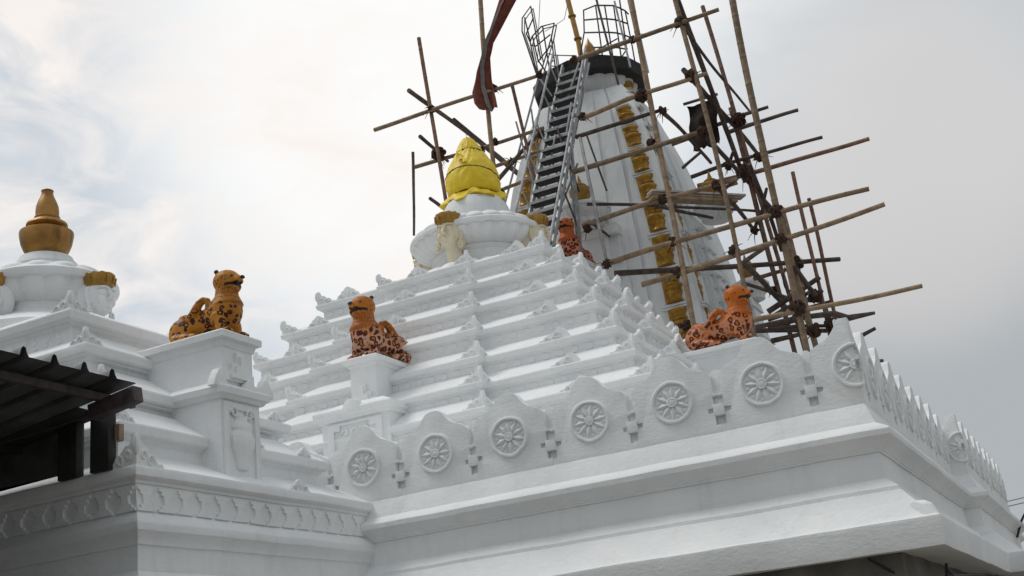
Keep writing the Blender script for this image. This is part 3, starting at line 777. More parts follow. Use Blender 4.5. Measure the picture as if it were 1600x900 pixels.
b.lathe([(0.1969, 2.985), (0.2144, 3.0), (0.2056, 3.03), (0.2319, 3.06), (0.2756, 3.12), (0.308, 3.2), (0.3255, 3.29), (0.3307, 3.345), (0.3255, 3.365), (0.2888, 3.375), (0.2188, 3.385), (0.1663, 3.4), (0.1663, 3.42), (0.2319, 3.435), (0.2511, 3.46), (0.245, 3.485), (0.2056, 3.515), (0.1619, 3.535), (0.15, 3.552), (0.158, 3.562), (0.158, 3.575), (0.146, 3.585), (0.1426, 3.585), (0.1444, 3.66), (0.1356, 3.73), (0.112, 3.8), (0.0858, 3.86), (0.0726, 3.9), (0.0726, 3.935), (0.0788, 3.945), (0.0744, 3.952), (0.0, 3.952)], (NX,NY,0), 44)
b.build('gold_finial', M['kalasha'], porch, wob=.008, ang=45)
for ang, rz in ((-90,0),(0,PI/2),(180,-PI/2)):
    t = math.radians(ang); face(porch, NX+.90*math.cos(t), NY+.90*math.sin(t), 2.05, rz, .80, W)
# block under the left leopard and the pilaster below it
YP = -2.12
b = MB()
b.sweep([(-7.5,YP-.34),(-6.13,YP-.34),(-6.13,YP+.34),(-7.5,YP+.34)], [(-.05,1.292),(0,1.282),(.012,1.265),(.008,1.20),(-.04,1.18),(-.06,1.12),(-.075,1.11),(-.08,.60)], .3, capt=True)
cross_relief(b, (-6.21,YP,.74), (0,1,0), (1,0,0), .78)
b.sweep([(-7.5,YP-.42),(-6.10,YP-.42),(-6.10,YP+.42),(-7.5,YP+.42)], [(-.3,.82),(-.1,.70),(0,.645),(.012,.63),(.0,.565),(-.03,.55),(-.05,.52),(-.09,.515),(-.09,.0),(-.09,-.35)], .3, capt=True)
ped = b.build('statue_pedestal', W, porch, wob=.008)
b = MB()   # pot-and-foliage panel on the pilaster face
b.prism([(-.30,-.72),(-.30,.10),(.30,.10),(.30,-.72),(.22,-.72),(.22,-.02),(.14,-.02),(.14,.03),(-.14,.03),(-.14,-.02),(-.22,-.02),(-.22,-.72)], (-6.165,YP,.39), (0,1,0), (0,0,1), (1,0,0), .03)
pt = MB(); pt.lathe([(.08,-.62),(.11,-.58),(.10,-.54),(.14,-.46),(.19,-.36),(.20,-.27),(.165,-.22),(.15,-.20),(.17,-.17),(.15,-.12),(.10,-.08),(.11,-.03)], (0,0,0), 40, ribs(14,.08,3,6))
pt.xform(Matrix.Translation((-6.19,YP,.39)) @ Matrix.Diagonal((.42,1,1,1)))
b.join(pt)
for s_ in (-1, 1): curl(b, (-6.17,YP+s_*.13,.38), .07, (0,s_,0), (1,0,0), 1.2, .02)
link('pot_panel', b.mesh('pot_panel', W, bev=0), ped)
for (y, s_) in ((YP-.38,.7),(YP+.42,.8)):
    l = MB(); l.prism([(-.12,-.02),(.12,-.02),(.10,.06),(.04,.16),(-.02,.18),(-.08,.08)], (-6.13,y,.645), (0,1,0), (0,0,1), (1,0,0), .10)
    link('ledge_lug', l.mesh('ledge_lug', W, bev=.012), ped)
l = MB(); l.prism([(-.12,-.02),(.12,-.02),(.08,.05),(.0,.13),(-.08,.05)], (-6.11,YP+.1,.66), (0,1,0), (0,0,1), (1,0,0), .08)
link('ledge_lug', l.mesh('ledge_lug', W, bev=.012), ped)

# ================================================================== the tower
tower = thing('temple_tower', 'tall curved white temple tower with gold pot columns rising behind bamboo scaffolding', 'temple tower', (TX, TY, GZ))
TW = M['tower_white']
AZ = [(-4.5,3.3),(5,3.12),(6,3.02),(6.85,2.93),(8,2.77),(8.9,2.65),(9.8,2.47),(11.2,2.22),(11.85,2.05),(12.5,1.88),(13.2,1.68),(13.8,1.46),(14.05,1.30),(14.1,1.15)]
def aw(z):
    for (z0, a0), (z1, a1) in zip(AZ, AZ[1:]):
        if z <= z1: return a0 + (a1-a0)*(z-z0)/(z1-z0)
    return AZ[-1][1]
def loft(mb, planf, zs, cap=True):
    rows = [planf(z) for z in zs]; m = len(rows[0]); vs = []; fs = []
    for z, r in zip(zs, rows): vs += [(x, y, z) for x, y in r]
    for j in range(len(zs)-1):
        for k in range(m):
            k2 = (k+1)%m; fs.append((j*m+k, j*m+k2, (j+1)*m+k2, (j+1)*m+k))
    if cap: fs.append(tuple((len(zs)-1)*m+k for k in range(m)))
    return mb.add(vs, fs)
def body_plan(z):
    a = aw(z); out = []
    side = [(-1,0),(-.60,0),(-.60,-.05),(-.565,-.05),(-.565,.05),(-.30,.05),(-.30,.10),(.30,.10),(.30,.05),(.565,.05),(.565,-.05),(.60,-.05),(.60,0)]
    for q in range(4):
        c, s_ = [(1,0),(0,1),(-1,0),(0,-1)][q]
        for u, o in side:
            x, y = u*a, -a-o
            out.append((TX + x*c - y*s_, TY + x*s_ + y*c))
    return out
zs = [-4.5,0,3,5] + [5+.35*k for k in range(1,26)] + [13.9,14.05,14.1]
b = MB(); loft(b, body_plan, zs); b.build('tower_body', TW, tower, wob=.022, ang=30)
b = MB()
b.lathe([(1.15,14.05),(1.10,14.12),(1.02,14.2),(1.0,14.3)], (TX,TY,0), 40)
b.lathe([(1.0,14.28),(1.08,14.33),(1.22,14.45),(1.30,14.60),(1.31,14.72),(1.29,14.76)], (TX,TY,0), 180, ribs(20,.06,0,5))
b.lathe([(1.28,14.74),(1.36,14.75),(1.38,14.80),(1.36,14.90),(1.25,14.97),(1.1,15.0)], (TX,TY,0), 48)
b.build('ribbed_tower_disc', TW, tower, wob=.02)
b = MB()
b.lathe([(.42,15.1),(.45,15.2),(.42,15.3),(.30,15.42),(.26,15.55),(.40,15.62),(.42,15.68),(.33,15.75),(.28,15.80),(.33,15.86),(.33,15.90),(.26,15.95),(.22,16.0),(.21,16.1),(.185,16.25),(.12,16.40),(.05,16.52),(.02,16.62),(.0,16.66)], (TX+.02,TY,0), 32)
b.build('gold_finial', M['kalasha'], tower, ang=45)
def tface(x, y, rz): face(tower, x, y, 13.95, rz, .95, M['cream'])
tface(TX+1.12, TY-.2, PI/2); tface(TX-.1, TY-1.12, 0)
# gold pot columns beside each corner
def unit(c, n, u, h, w):
    """half-round turned column segment on a wall; c = foot, n = outward, u = along wall, leaning axis given by z scale"""
    pr = [(.42,0),(.50,.03),(.40,.07),(.36,.16),(.42,.24),(.46,.30),(.50,.36),(.40,.39),(.46,.44),(.55,.50),(.56,.56),(.46,.62),(.36,.65),(.43,.69),(.44,.73),(.34,.77),(.38,.84),(.46,.90),(.50,.95),(.46,1.0)]
    m = MB(); m.lathe([(r*w, z*h) for r, z in pr], (0,0,0), 20)
    return m
GS = [5.35,6.45,7.55,8.62,9.66,10.62,11.52,12.36,13.1]
for (n, u, sgn) in (((0,-1),(1,0),1), ((1,0),(0,1),-1), ((0,-1),(1,0),-1)):
    for i in range(len(GS)-1):
        z0, z1 = GS[i], GS[i+1]; h = (z1-z0)*.84; a0, a1 = aw(z0), aw(z0+h); w = ((.50 if sgn > 0 else .34) if n[1] else .30)*(.62+.38*aw(z0)/3.0)
        def pos(a): 
            s_ = sgn*a*.81
            return V((TX + u[0]*s_ + n[0]*(a-(.02 if n[1] else .09)), TY + u[1]*s_ + n[1]*(a-(.02 if n[1] else .09)), 0))
        p0 = pos(a0); p1 = pos(a1)
        m = unit(None, n, u, h, w)
        for k, p in enumerate(m.v):
            f_ = p.z/h; q = p0.lerp(p1, f_); m.v[k] = V((q.x + p.x, q.y + p.y, z0 + p.z))
        # flat gold ground of the column, on the side away from the corner
        bp_ = MB(); U = V((*u,0)); NN = V((*n,0)); vs4 = []
        for (q_, zz_) in ((p0, z0), (p1, z0+h)):
            for e_, o_ in ((-w*.55*sgn, .0), (w*.08*sgn, .0), (w*.08*sgn, .055), (-w*.55*sgn, .055)):
                vs4.append(V((q_.x, q_.y, zz_)) + U*e_ + NN*(o_+.02))
        fx4 = [(0,3,2,1),(4,5,6,7),(0,1,5,4),(1,2,6,5),(2,3,7,6),(3,0,4,7)]
        if (U*sgn).cross(NN).z < 0: fx4 = [tuple(reversed(f_)) for f_ in fx4]
        if n[1]: m.add(vs4, fx4)
        m.build('gold_pot_column', M['gold'], tower, ang=50, wob=.006)
        # white block between segments
        bb = MB(); zc0, zc1 = z0+h+.015, z1-.015; ac = aw((zc0+zc1)/2); s0 = sgn*ac*.80; hw = ac*.12
        C0 = V((TX + u[0]*s0 + n[0]*ac, TY + u[1]*s0 + n[1]*ac, 0)); U = V((*u,0)); NN = V((*n,0))
        for zz0, zz1, pr_ in ((zc0,zc0+.06,.10),(zc0+.07,zc1-.05,.14),(zc1-.045,zc1,.09)):
            cs = [C0 - U*hw - NN*.1, C0 + U*hw - NN*.1, C0 + U*hw + NN*pr_, C0 - U*hw + NN*pr_]
            k = len(bb.v)
            if (U.cross(V((0,0,1)))).dot(NN) > 0: pass
            vsx = [c_ + V((0,0,zz0)) for c_ in cs] + [c_ + V((0,0,zz1)) for c_ in cs]
            fsx = [(0,3,2,1),(4,5,6,7),(0,1,5,4),(1,2,6,5),(2,3,7,6),(3,0,4,7)]
            if U.cross(NN).z < 0: fsx = [tuple(reversed(f_)) for f_ in fsx]
            bb.add(vsx, fsx)
        bb.build('column_block', TW, tower, wob=.02)
# miniature towers in relief on the faces
def mini(n, u, s0, hw0, hw1, z_top, z_bot, proud0, proud1, pot=True, capz=None):
    U, NN = V((*u,0)), V((*n,0)); b = MB()
    zs_ = [z_bot + (z_top-z_bot)*k/9 for k in range(10)]
    def P(s_, pr, z): 
        a = aw(z); return V((TX,TY,0)) + U*(s0+s_) + NN*(a+pr) + V((0,0,z))
    vs = []; m = 8
    for k, z in enumerate(zs_):
        f_ = k/9; hw = hw0 + (hw1-hw0)*(f_**1.4); pr = proud0 + (proud1-proud0)*f_
        for s_, p_ in ((-hw,-.3),(-hw,pr*.6),(-hw*.62,pr*.6),(-hw*.62,pr),(hw*.62,pr),(hw*.62,pr*.6),(hw,pr*.6),(hw,-.3)): vs.append(P(s_, p_, z))
    fs = []
    for j in range(9):
        for k in range(m-1): fs.append((j*m+k, j*m+k+1, (j+1)*m+k+1, (j+1)*m+k))
    fs.append(tuple(9*m+k for k in range(m)))
    if U.cross(NN).z > 0: fs = [tuple(reversed(f_)) for f_ in fs]
    b.add(vs, fs)
    # little wedge ledges in two columns
    nz = int((z_top-z_bot-.65)/.42)
    for i in range(nz):
        z = z_bot + .2 + i*.42; f_ = (z-z_bot)/(z_top-z_bot); hw = hw0 + (hw1-hw0)*(f_**1.4); pr = proud0 + (proud1-proud0)*f_
        for s_ in (-.33*hw, .33*hw, -.81*hw, .81*hw):
            pp = pr if abs(s_) < .5*hw else pr*.6
            w_ = .20*hw if abs(s_) < .5*hw else .11*hw
            q = [P(s_-w_, pp-.02, z), P(s_+w_, pp-.02, z), P(s_+w_, pp+.10, z), P(s_-w_, pp+.10, z), P(s_-w_, pp-.02, z+.14), P(s_+w_, pp-.02, z+.14), P(s_+w_, pp+.0, z+.14), P(s_-w_, pp+.0, z+.14)]
            fx = [(0,3,2,1),(4,5,6,7),(0,1,5,4),(1,2,6,5),(2,3,7,6),(3,0,4,7)]
            if U.cross(NN).z < 0: fx = [tuple(reversed(f_)) for f_ in fx]
            b.add(q, fx)
    # capital band
    zc = z_top - .42
    pr = proud0 + (proud1-proud0)*.9; hwc = hw1*1.12
    q = [P(-hwc,-.2,zc), P(hwc,-.2,zc), P(hwc,pr+.08,zc), P(-hwc,pr+.08,zc), P(-hwc,-.2,zc+.26), P(hwc,-.2,zc+.26), P(hwc,pr+.07,zc+.26), P(-hwc,pr+.07,zc+.26)]
    fx = [(0,3,2,1),(4,5,6,7),(0,1,5,4),(1,2,6,5),(2,3,7,6),(3,0,4,7)]
    if U.cross(NN).z < 0: fx = [tuple(reversed(f_)) for f_ in fx]
    b.add(q, fx)
    o = b.build('miniature_tower', TW, tower, wob=.015, ang=30)
    c = P(0, pr*.35, 0); c.z = 0
    d = MB(); zt = z_top - .04; R_ = hw1*1.0
    d.lathe([(R_*.72,zt-.1),(R_*.74,zt+.02),(R_*.88,zt+.10),(R_*1.0,zt+.24),(R_*1.0,zt+.30)], c, 120, ribs(18,.06,0,4))
    d.lathe([(R_*.98,zt+.29),(R_*1.08,zt+.30),(R_*1.09,zt+.36),(R_*1.0,zt+.42),(R_*.55,zt+.54),(R_*.35,zt+.56)], c, 40)
    link('ribbed_disc', d.mesh('ribbed_disc', TW, wob=.02), o)
    if pot:
        k = MB(); zp = zt+.52; s_ = pot if isinstance(pot, float) else 1.
        k.lathe([(r*s_, zp+z*s_) for r, z in [(.16,0),(.20,.02),(.19,.05),(.12,.10),(.13,.13),(.24,.22),(.31,.34),(.325,.45),(.30,.50),(.24,.53),(.17,.55),(.19,.58),(.185,.61),(.12,.65),(.07,.70),(.04,.80),(.02,.90),(.0,.93)]], c, 28)
        link('gold_pot', k.mesh('gold_pot', M['ochre'], ang=50), o)
    return o
mini((0,-1),(1,0), .30, 1.15, .72, 9.22, 4.8, .42, .34, pot=1.0)
mini((1,0),(0,1), -.75, .90, .55, 9.38, 4.8, .34, .20, pot=1.0)
mini((1,0),(0,1), 1.25, .80, .52, 7.45, 4.5, .75, .55, pot=.9)
# bracket block carrying the statue on the tower front
b = MB()
b.sweep([(-9.42,15.2),(-8.62,15.2),(-8.62,17.4),(-9.42,17.4)], [(-.05,7.83),(0,7.81),(0,7.70),(-.06,7.66),(-.08,7.2),(-.2,6.8)], .4, capt=True)
b.build('statue_pedestal', TW, tower, wob=.015)

# ================================================================== leopards
f = MB()
def blob(c, r, rot=None): f.ball(c, r, 16, 10, rot)
for s_ in (-1, 1):
    blob((.24, s_*.16, .24), (.24,.13,.24))                       # haunch
    f.tube([(.16,s_*.24,.10),(.36,s_*.265,.085),(.56,s_*.27,.07)], [.10,.085,.075], 10)
    blob((.60,s_*.27,.065), (.115,.085,.062))                     # hind paw
    for k in (-1,0,1): blob((.70,s_*.27+k*.045,.045), (.035,.026,.036))
    blob((1.02,s_*.17,.40), (.17,.12,.25))                        # shoulder
    f.tube([(1.04,s_*.20,.36),(1.10,s_*.205,.20),(1.12,s_*.205,.08)], [.12,.098,.085], 10)
    blob((1.19,s_*.205,.06), (.125,.085,.062))                    # fore paw
    for k in (-1,0,1): blob((1.30,s_*.205+k*.045,.042), (.034,.026,.036))
    f.tube([(1.03,s_*.10,1.07),(1.01,s_*.135,1.135)], [.06,.034], 8)   # ear
    blob((1.19,s_*.11,.885), (.115,.085,.10))                     # cheek
    blob((1.245,s_*.085,1.035), (.06,.05,.035))                   # brow
    blob((1.325,s_*.055,.945), (.075,.058,.062))                  # whisker pad
f.tube([(.20,0,.30),(.45,0,.31),(.75,0,.36),(.98,0,.42),(1.08,0,.48)], [.24,.235,.235,.28,.30], 18)
blob((1.09,0,.47), (.26,.265,.33))
f.tube([(1.10,0,.55),(1.095,0,.72),(1.10,0,.90)], [.275,.20,.18], 18)
blob((1.11,0,.975), (.245,.228,.205))
f.tube([(1.20,0,.985),(1.36,0,.955)], [.125,.088], 12)
blob((1.385,0,.98), (.045,.05,.035))
f.tube([(1.14,0,.80),(1.25,0,.795),(1.325,0,.825)], [.12,.085,.062], 12)       # lower jaw
f.tube([(.02,0,.26),(.10,-.03,.44),(.24,-.10,.50),(.36,-.17,.47),(.47,-.215,.42),(.555,-.225,.46),(.62,-.215,.56),(.68,-.20,.645),(.75,-.185,.69),(.825,-.175,.665),(.85,-.175,.60),(.845,-.19,.54)], [.06,.065,.065,.065,.07,.078,.075,.07,.066,.062,.058,.05], 10)
me_leo = frozen(f, .0155, 3, 'leopard_body')
def zone(me):
    for nm in ('spot','scales','head','mouth'): me.attributes.new(nm, 'FLOAT', 'POINT')
    sp, sc, hd, mo = [me.attributes[n].data for n in ('spot','scales','head','mouth')]
    for i, v in enumerate(me.vertices):
        x, y, z = v.co
        # neck line tilts: lower at the chest
        lim = .60 + .10*(1.1-x)/.3 if x > .8 else .95
        hl = .80 + .0*x
        t = min(1, max(0, (lim - z)/.03))
        if x < .9 and abs(y+.2) < .1 and z > .5: t = .55
        sp[i].value = t
        nk = (1-t) if x > .8 else 0
        h = min(1, max(0, (z - (.84 - .25*max(0, x-1.15)))/.03)) if x > .8 else 0
        sc[i].value = nk*(1-h); hd[i].value = h*min(1, max(0, (1.25-x)/.04))
        gap = abs(z - (.868 + .16*(x-1.22)))
        mo[i].value = max(0, min(1, (.030 + .02*max(0,x-1.2)-gap)/.012)) * min(1, max(0, (x-1.185)/.02)) 
    return me
zone(me_leo)
me_eye, me_rim, me_ear = {}, {}, {}
for s_ in (-1, 1):
    m = MB(); m.ball((1.285,s_*.124,1.012), (.030,.026,.026), 12, 8); me_eye[s_] = m.mesh('eye', M['eye'])
    m = MB(); m.ball((1.303,s_*.141,1.013), (.016,.012,.015), 10, 6)
    m.ball((1.274,s_*.114,1.012), (.046,.034,.040), 12, 8, Matrix.Rotation(s_*-.1, 3, 'Z'))
    me_rim[s_] = m.mesh('painted_eye_rim', M['nose'])
    m = MB(); m.ball((1.005,s_*.138,1.14), (.042,.038,.040), 8, 6); me_ear[s_] = m.mesh('ear_tip', M['nose'])
m = MB(); m.ball((1.435,0,.985), (.032,.052,.032), 12, 8); me_nose = m.mesh('nose', M['nose'])
tg = MB()
for s_ in (-1, 1): tg.tube([(1.20,s_*.118,.83),(1.25,s_*.098,.85),(1.30,s_*.06,.865)], [.014,.020,.012], 7)
tg.tube([(1.20,-.118,.83),(1.27,-.05,.862),(1.30,0,.866),(1.27,.05,.862),(1.20,.118,.83)], [.01,.02,.022,.02,.01], 7)
me_tongue = tg.mesh('teeth_and_tongue', M['tongue'])
def leopard(label, x, y, z, rz, sc, mat, flip=False):
    """faces local +x"""
    r = thing('leopard_statue', label, 'statue', (x,y,z), 'painted leopard statues on the roofs', rz)
    me = me_leo.copy(); me.materials.clear(); me.materials.append(mat)
    fy = -1 if flip else 1
    for nm, m_ in (('body', me), ('eye', me_eye[1]), ('eye', me_eye[-1]), ('painted_eye_rim', me_rim[1]), ('painted_eye_rim', me_rim[-1]), ('ear_tip', me_ear[1]), ('ear_tip', me_ear[-1]), ('nose', me_nose), ('teeth_and_tongue', me_tongue)):
        o = bpy.data.objects.new(nm, m_); col.objects.link(o); o.parent = r; o.scale = (sc, sc*fy, sc); o.location = (-.70*sc, 0, 0)
    return r
leopard('ochre leopard statue with brown rosettes in profile on the porch ledge at left', -6.58, YP, 1.285, 0, .675, M['leo_l'])
leopard('leopard statue with pale netted spots on the middle pedestal in front of the stepped roof', -9.24, 5.98, 3.20, -PI/2-.15, 1.03, M['leo_m'], True)
leopard('bright orange open-mouthed leopard statue beside the tower at the right end of the stepped roof', -4.02, YC-.2, 3.22, 0, 1.02, M['leo_r'])
leopard('red-orange leopard statue half hidden behind the foot of the steel stair', -9.02, 15.95, 7.83, -PI/2, 1.0, M['leo_b'])

POLES=[
((-13.03, 15.9, 16.08),(-12.69, 15.9, 9.98),0.058,"red"),
((-10.86, 15.9, 16.58),(-10.95, 15.9, 9.5),0.070,"bamboo"),
((-10.43, 16.4, 13.86),(-9.98, 16.4, 9.77),0.050,"red"),
((-6.32, 15.6, 14.72),(-6.1, 15.6, 5.16),0.075,"bamboo"),
((-5.1, 15.6, 14.25),(-4.7, 15.6, 5.66),0.062,"bamboo"),
((-3.54, 15.6, 13.66),(-3.35, 15.6, 4.13),0.085,"bamboo"),
((-3.65, 16.0, 9.61),(-3.22, 16.0, 3.95),0.075,"bamboo"),
((-5.29, 19.5, 16.08),(-4.96, 19.5, 12.35),0.060,"red"),
((-5.03, 19.5, 12.59),(-4.67, 19.5, 5.23),0.070,"red"),
((-3.44, 18.5, 9.74),(-3.42, 18.5, 5.06),0.050,"red"),
((-3.36, 19.5, 9.26),(-3.36, 19.5, 5.56),0.050,"red"),
((-3.72, 17.5, 8.44),(-3.47, 17.5, 4.8),0.060,"bamboo"),
((-14.2, 17.0, 13.09),(-14.42, 17.0, 10.43),0.045,"dark"),
((-14.77, 15.8, 13.55),(-9.27, 15.8, 13.51),0.060,"bamboo"),
((-8.16, 15.5, 13.44),(-3.97, 15.5, 13.49),0.065,"bamboo"),
((-13.85, 16.4, 12.28),(-9.62, 16.4, 12.21),0.060,"bamboo"),
((-12.25, 17.0, 11.78),(-10.05, 17.0, 11.85),0.060,"bamboo"),
((-11.71, 17.0, 10.99),(-10.04, 17.0, 11.12),0.055,"bamboo"),
((-8.16, 15.5, 11.68),(-4.57, 15.5, 11.81),0.066,"bamboo"),
((-8.45, 15.7, 11.29),(-5.97, 15.7, 11.3),0.060,"dark"),
((-5.5, 19.4, 12.16),(-3.92, 19.4, 12.24),0.060,"dark"),
((-8.6, 15.5, 10.22),(-4.72, 15.5, 10.28),0.070,"bamboo"),
((-5.23, 19.4, 11.83),(-3.12, 19.4, 11.88),0.065,"dark"),
((-6.93, 19.6, 12.06),(-6.23, 19.6, 12.09),0.055,"red"),
((-6.47, 19.4, 10.82),(-2.62, 19.4, 10.86),0.060,"dark"),
((-6.3, 19.3, 10.43),(-1.4, 19.3, 10.42),0.070,"red"),
((-6.35, 19.3, 10.15),(-5.16, 19.3, 10.2),0.060,"bamboo"),
((-8.54, 15.5, 8.67),(-4.3, 15.5, 8.74),0.068,"bamboo"),
((-8.08, 15.5, 7.45),(-1.26, 15.5, 7.59),0.072,"bamboo"),
((-7.17, 15.5, 6.67),(-0.99, 15.5, 7.12),0.070,"bamboo"),
((-4.96, 15.5, 5.14),(-0.58, 15.5, 4.98),0.062,"bamboo"),
((-4.8, 18.5, 6.08),(-3.29, 18.5, 6.68),0.080,"dark"),
((-4.27, 18.5, 5.92),(-3.29, 18.5, 6.32),0.075,"dark"),
((-5.27, 19.6, 7.42),(-4.12, 19.6, 7.48),0.060,"red"),
((-5.05, 19.3, 5.88),(-4.25, 19.3, 5.9),0.065,"dark"),
((-5.03, 19.3, 5.49),(-4.03, 19.3, 5.51),0.070,"dark"),
((-5.27, 20.5, 6.42),(-3.43, 20.5, 6.54),0.050,"dark"),
((-13.52, 15.9, 14.5),(-13.79, 25.7, 14.5),0.065,"dark"),
((-12.16, 15.9, 13.09),(-12.43, 22.66, 13.09),0.055,"dark"),
((-13.32, 15.9, 12.92),(-13.52, 17.94, 12.92),0.055,"dark"),
((-13.18, 15.9, 10.91),(-13.37, 17.76, 10.91),0.050,"dark"),
((-5.06, 15.7, 13.52),(-4.97, 22.17, 13.52),0.045,"dark"),
((-5.23, 15.7, 12.24),(-5.06, 23.01, 12.24),0.070,"dark"),
((-5.95, 15.7, 11.23),(-5.93, 19.81, 11.23),0.055,"dark"),
((-4.9, 15.7, 10.14),(-4.83, 22.38, 10.14),0.062,"dark"),
((-4.85, 15.7, 8.73),(-4.96, 19.58, 8.73),0.062,"dark"),
((-4.47, 15.7, 6.49),(-4.6, 19.95, 6.49),0.075,"dark"),
((-3.39, 15.7, 6.18),(-3.71, 21.47, 6.18),0.070,"dark"),
((-8.42, 15.7, 8.81),(-8.43, 17.55, 8.81),0.040,"dark"),
((-7.92, 15.7, 7.22),(-2.79, 19.12, 7.22),0.075,"dark"),
((-8.39, 15.7, 9.3),(-4.5, 19.89, 9.3),0.045,"dark"),
((-6.46, 15.7, 5.44),(-3.39, 19.39, 5.44),0.070,"dark"),
((-11.24, 15.9, 10.64),(-9.9, 17.0, 12.49),0.060,"dark"),
((-5.13, 16.0, 14.47),(-4.86, 19.0, 10.03),0.075,"dark"),
((-4.15, 16.5, 9.48),(-4.13, 18.5, 7.64),0.060,"dark"),
((-4.79, 16.5, 6.91),(-4.13, 19.0, 8.31),0.060,"dark"),
((-6.42, 18.5, 10.77),(-5.57, 17.5, 10.63),0.045,"dark"),
((-5.78, 18.5, 9.64),(-4.57, 17.0, 9.42),0.050,"dark"),
((-5.13, 18.5, 10.42),(-4.86, 18.2, 10.7),0.050,"dark"),
]
LASH=[
(-12.85,15.85,13.64,0.9),
(-12.91,16.20,12.33,2.2),
(-10.78,15.85,13.62,0.9),
(-11.09,16.20,12.15,0.9),
(-11.26,16.60,10.76,0.9),
(-9.30,15.80,13.53,0.9),
(-11.56,16.20,12.04,0.9),
(-9.78,16.50,12.10,0.9),
(-8.12,15.50,13.46,0.9),
(-6.40,15.50,13.46,0.9),
(-6.40,15.50,11.77,1.5),
(-6.37,15.50,10.36,0.9),
(-6.29,15.50,8.76,1.2),
(-6.20,15.50,7.57,1.1),
(-6.24,15.55,6.79,1.2),
(-6.21,15.60,5.39,1.1),
(-5.06,15.55,13.53,1.3),
(-5.00,15.55,11.92,1.5),
(-4.95,15.50,10.28,1.2),
(-4.85,15.55,8.75,1.1),
(-4.69,15.50,6.96,1.2),
(-4.61,18.50,11.70,1.8),
(-4.83,18.80,10.28,1.8),
(-4.29,18.50,10.46,1.2),
(-3.51,15.50,7.66,1.5),
(-3.52,15.50,6.92,1.2),
(-4.72,18.50,8.39,0.9),
(-3.42,16.20,6.45,1.5),
(-4.58,18.50,6.59,0.9),
(-3.42,15.50,5.13,1.7),
(-3.26,16.00,4.64,1.4),
(-3.26,18.50,5.38,1.5),
(-3.49,18.50,6.19,1.6),
(-5.34,18.00,9.77,1.1),
(-5.07,18.20,10.33,1.2),
(-8.41,15.50,8.56,0.9),
(-4.61,18.30,11.66,1.2),
(-5.93,15.60,11.24,0.9),
(-8.11,15.50,11.72,0.9),
(-10.76,16.50,11.56,0.9),
(-8.02,15.50,7.46,1.1),
]
CAGE=[
[(-10.07,18.00,15.28),(-10.17,18.00,17.18),(-10.50,18.00,16.88),(-10.56,18.00,16.44),(-10.28,18.00,14.90)],
[(-10.42,18.00,16.87),(-10.33,18.00,16.01)],
[(-10.13,18.00,16.76),(-10.43,18.00,16.31),(-10.35,18.00,16.01)],
[(-9.83,18.00,14.65),(-9.87,18.00,16.34)],
[(-9.64,18.00,14.68),(-9.64,18.00,15.86),(-9.48,18.00,16.33),(-9.91,18.00,16.37),(-10.25,18.00,16.15),(-10.34,18.00,15.98),(-10.26,18.00,14.79)],
[(-9.48,18.00,16.33),(-9.65,18.00,15.86),(-10.17,18.00,14.76)],
[(-10.24,18.00,16.14),(-10.16,18.00,15.25)],
[(-9.65,18.00,16.00),(-10.17,18.00,15.78),(-10.32,18.00,15.87)],
[(-9.68,18.00,15.64),(-10.19,18.00,15.23)],
[(-9.67,18.00,15.11),(-9.86,18.00,15.05)],
[(-10.14,18.00,15.24),(-9.89,18.00,14.67)],
]
BACKRAIL=[
[(-10.54,19.90,16.53),(-10.31,19.90,16.39),(-9.60,19.90,16.12)],
[(-10.52,19.90,16.08),(-9.88,19.90,15.77)],
[(-10.24,19.90,16.37),(-10.23,19.90,15.93)],
]
HOOPS=[
[(-8.91,19.22,17.18),(-8.33,18.71,16.88),(-8.01,18.60,16.70),(-7.77,18.73,16.67),(-7.66,18.94,16.65),(-7.59,19.24,16.68),(-7.57,19.45,16.66)],
[(-8.93,19.19,16.82),(-8.28,18.65,16.36),(-8.02,18.61,16.24),(-7.81,18.76,16.21),(-7.70,19.03,16.24),(-7.62,19.40,16.31)],
[(-8.92,19.11,16.33),(-8.25,18.61,15.86),(-8.01,18.63,15.78),(-7.84,18.82,15.79),(-7.73,19.13,15.84),(-7.67,19.51,15.91)],
[(-8.61,18.76,15.53),(-8.11,18.62,15.31),(-7.89,18.86,15.32),(-7.76,19.34,15.44)],
]
POSTS=[
[(-8.91,19.22,17.18),(-8.98,19.18,16.40),(-9.39,19.50,15.66)],
[(-8.33,18.71,16.88),(-8.32,18.60,15.01)],
[(-8.01,18.60,16.70),(-8.04,18.73,14.84)],
[(-7.77,18.73,16.67),(-7.88,19.03,15.02)],
[(-7.62,18.94,16.92),(-7.75,19.30,15.56),(-7.81,19.47,15.03)],
[(-7.59,19.24,16.68),(-7.69,19.72,15.74),(-7.78,20.05,15.15)],
[(-7.75,19.37,15.48),(-7.94,18.90,14.88)],
[(-7.85,18.86,15.62),(-8.63,18.76,15.38)],
]
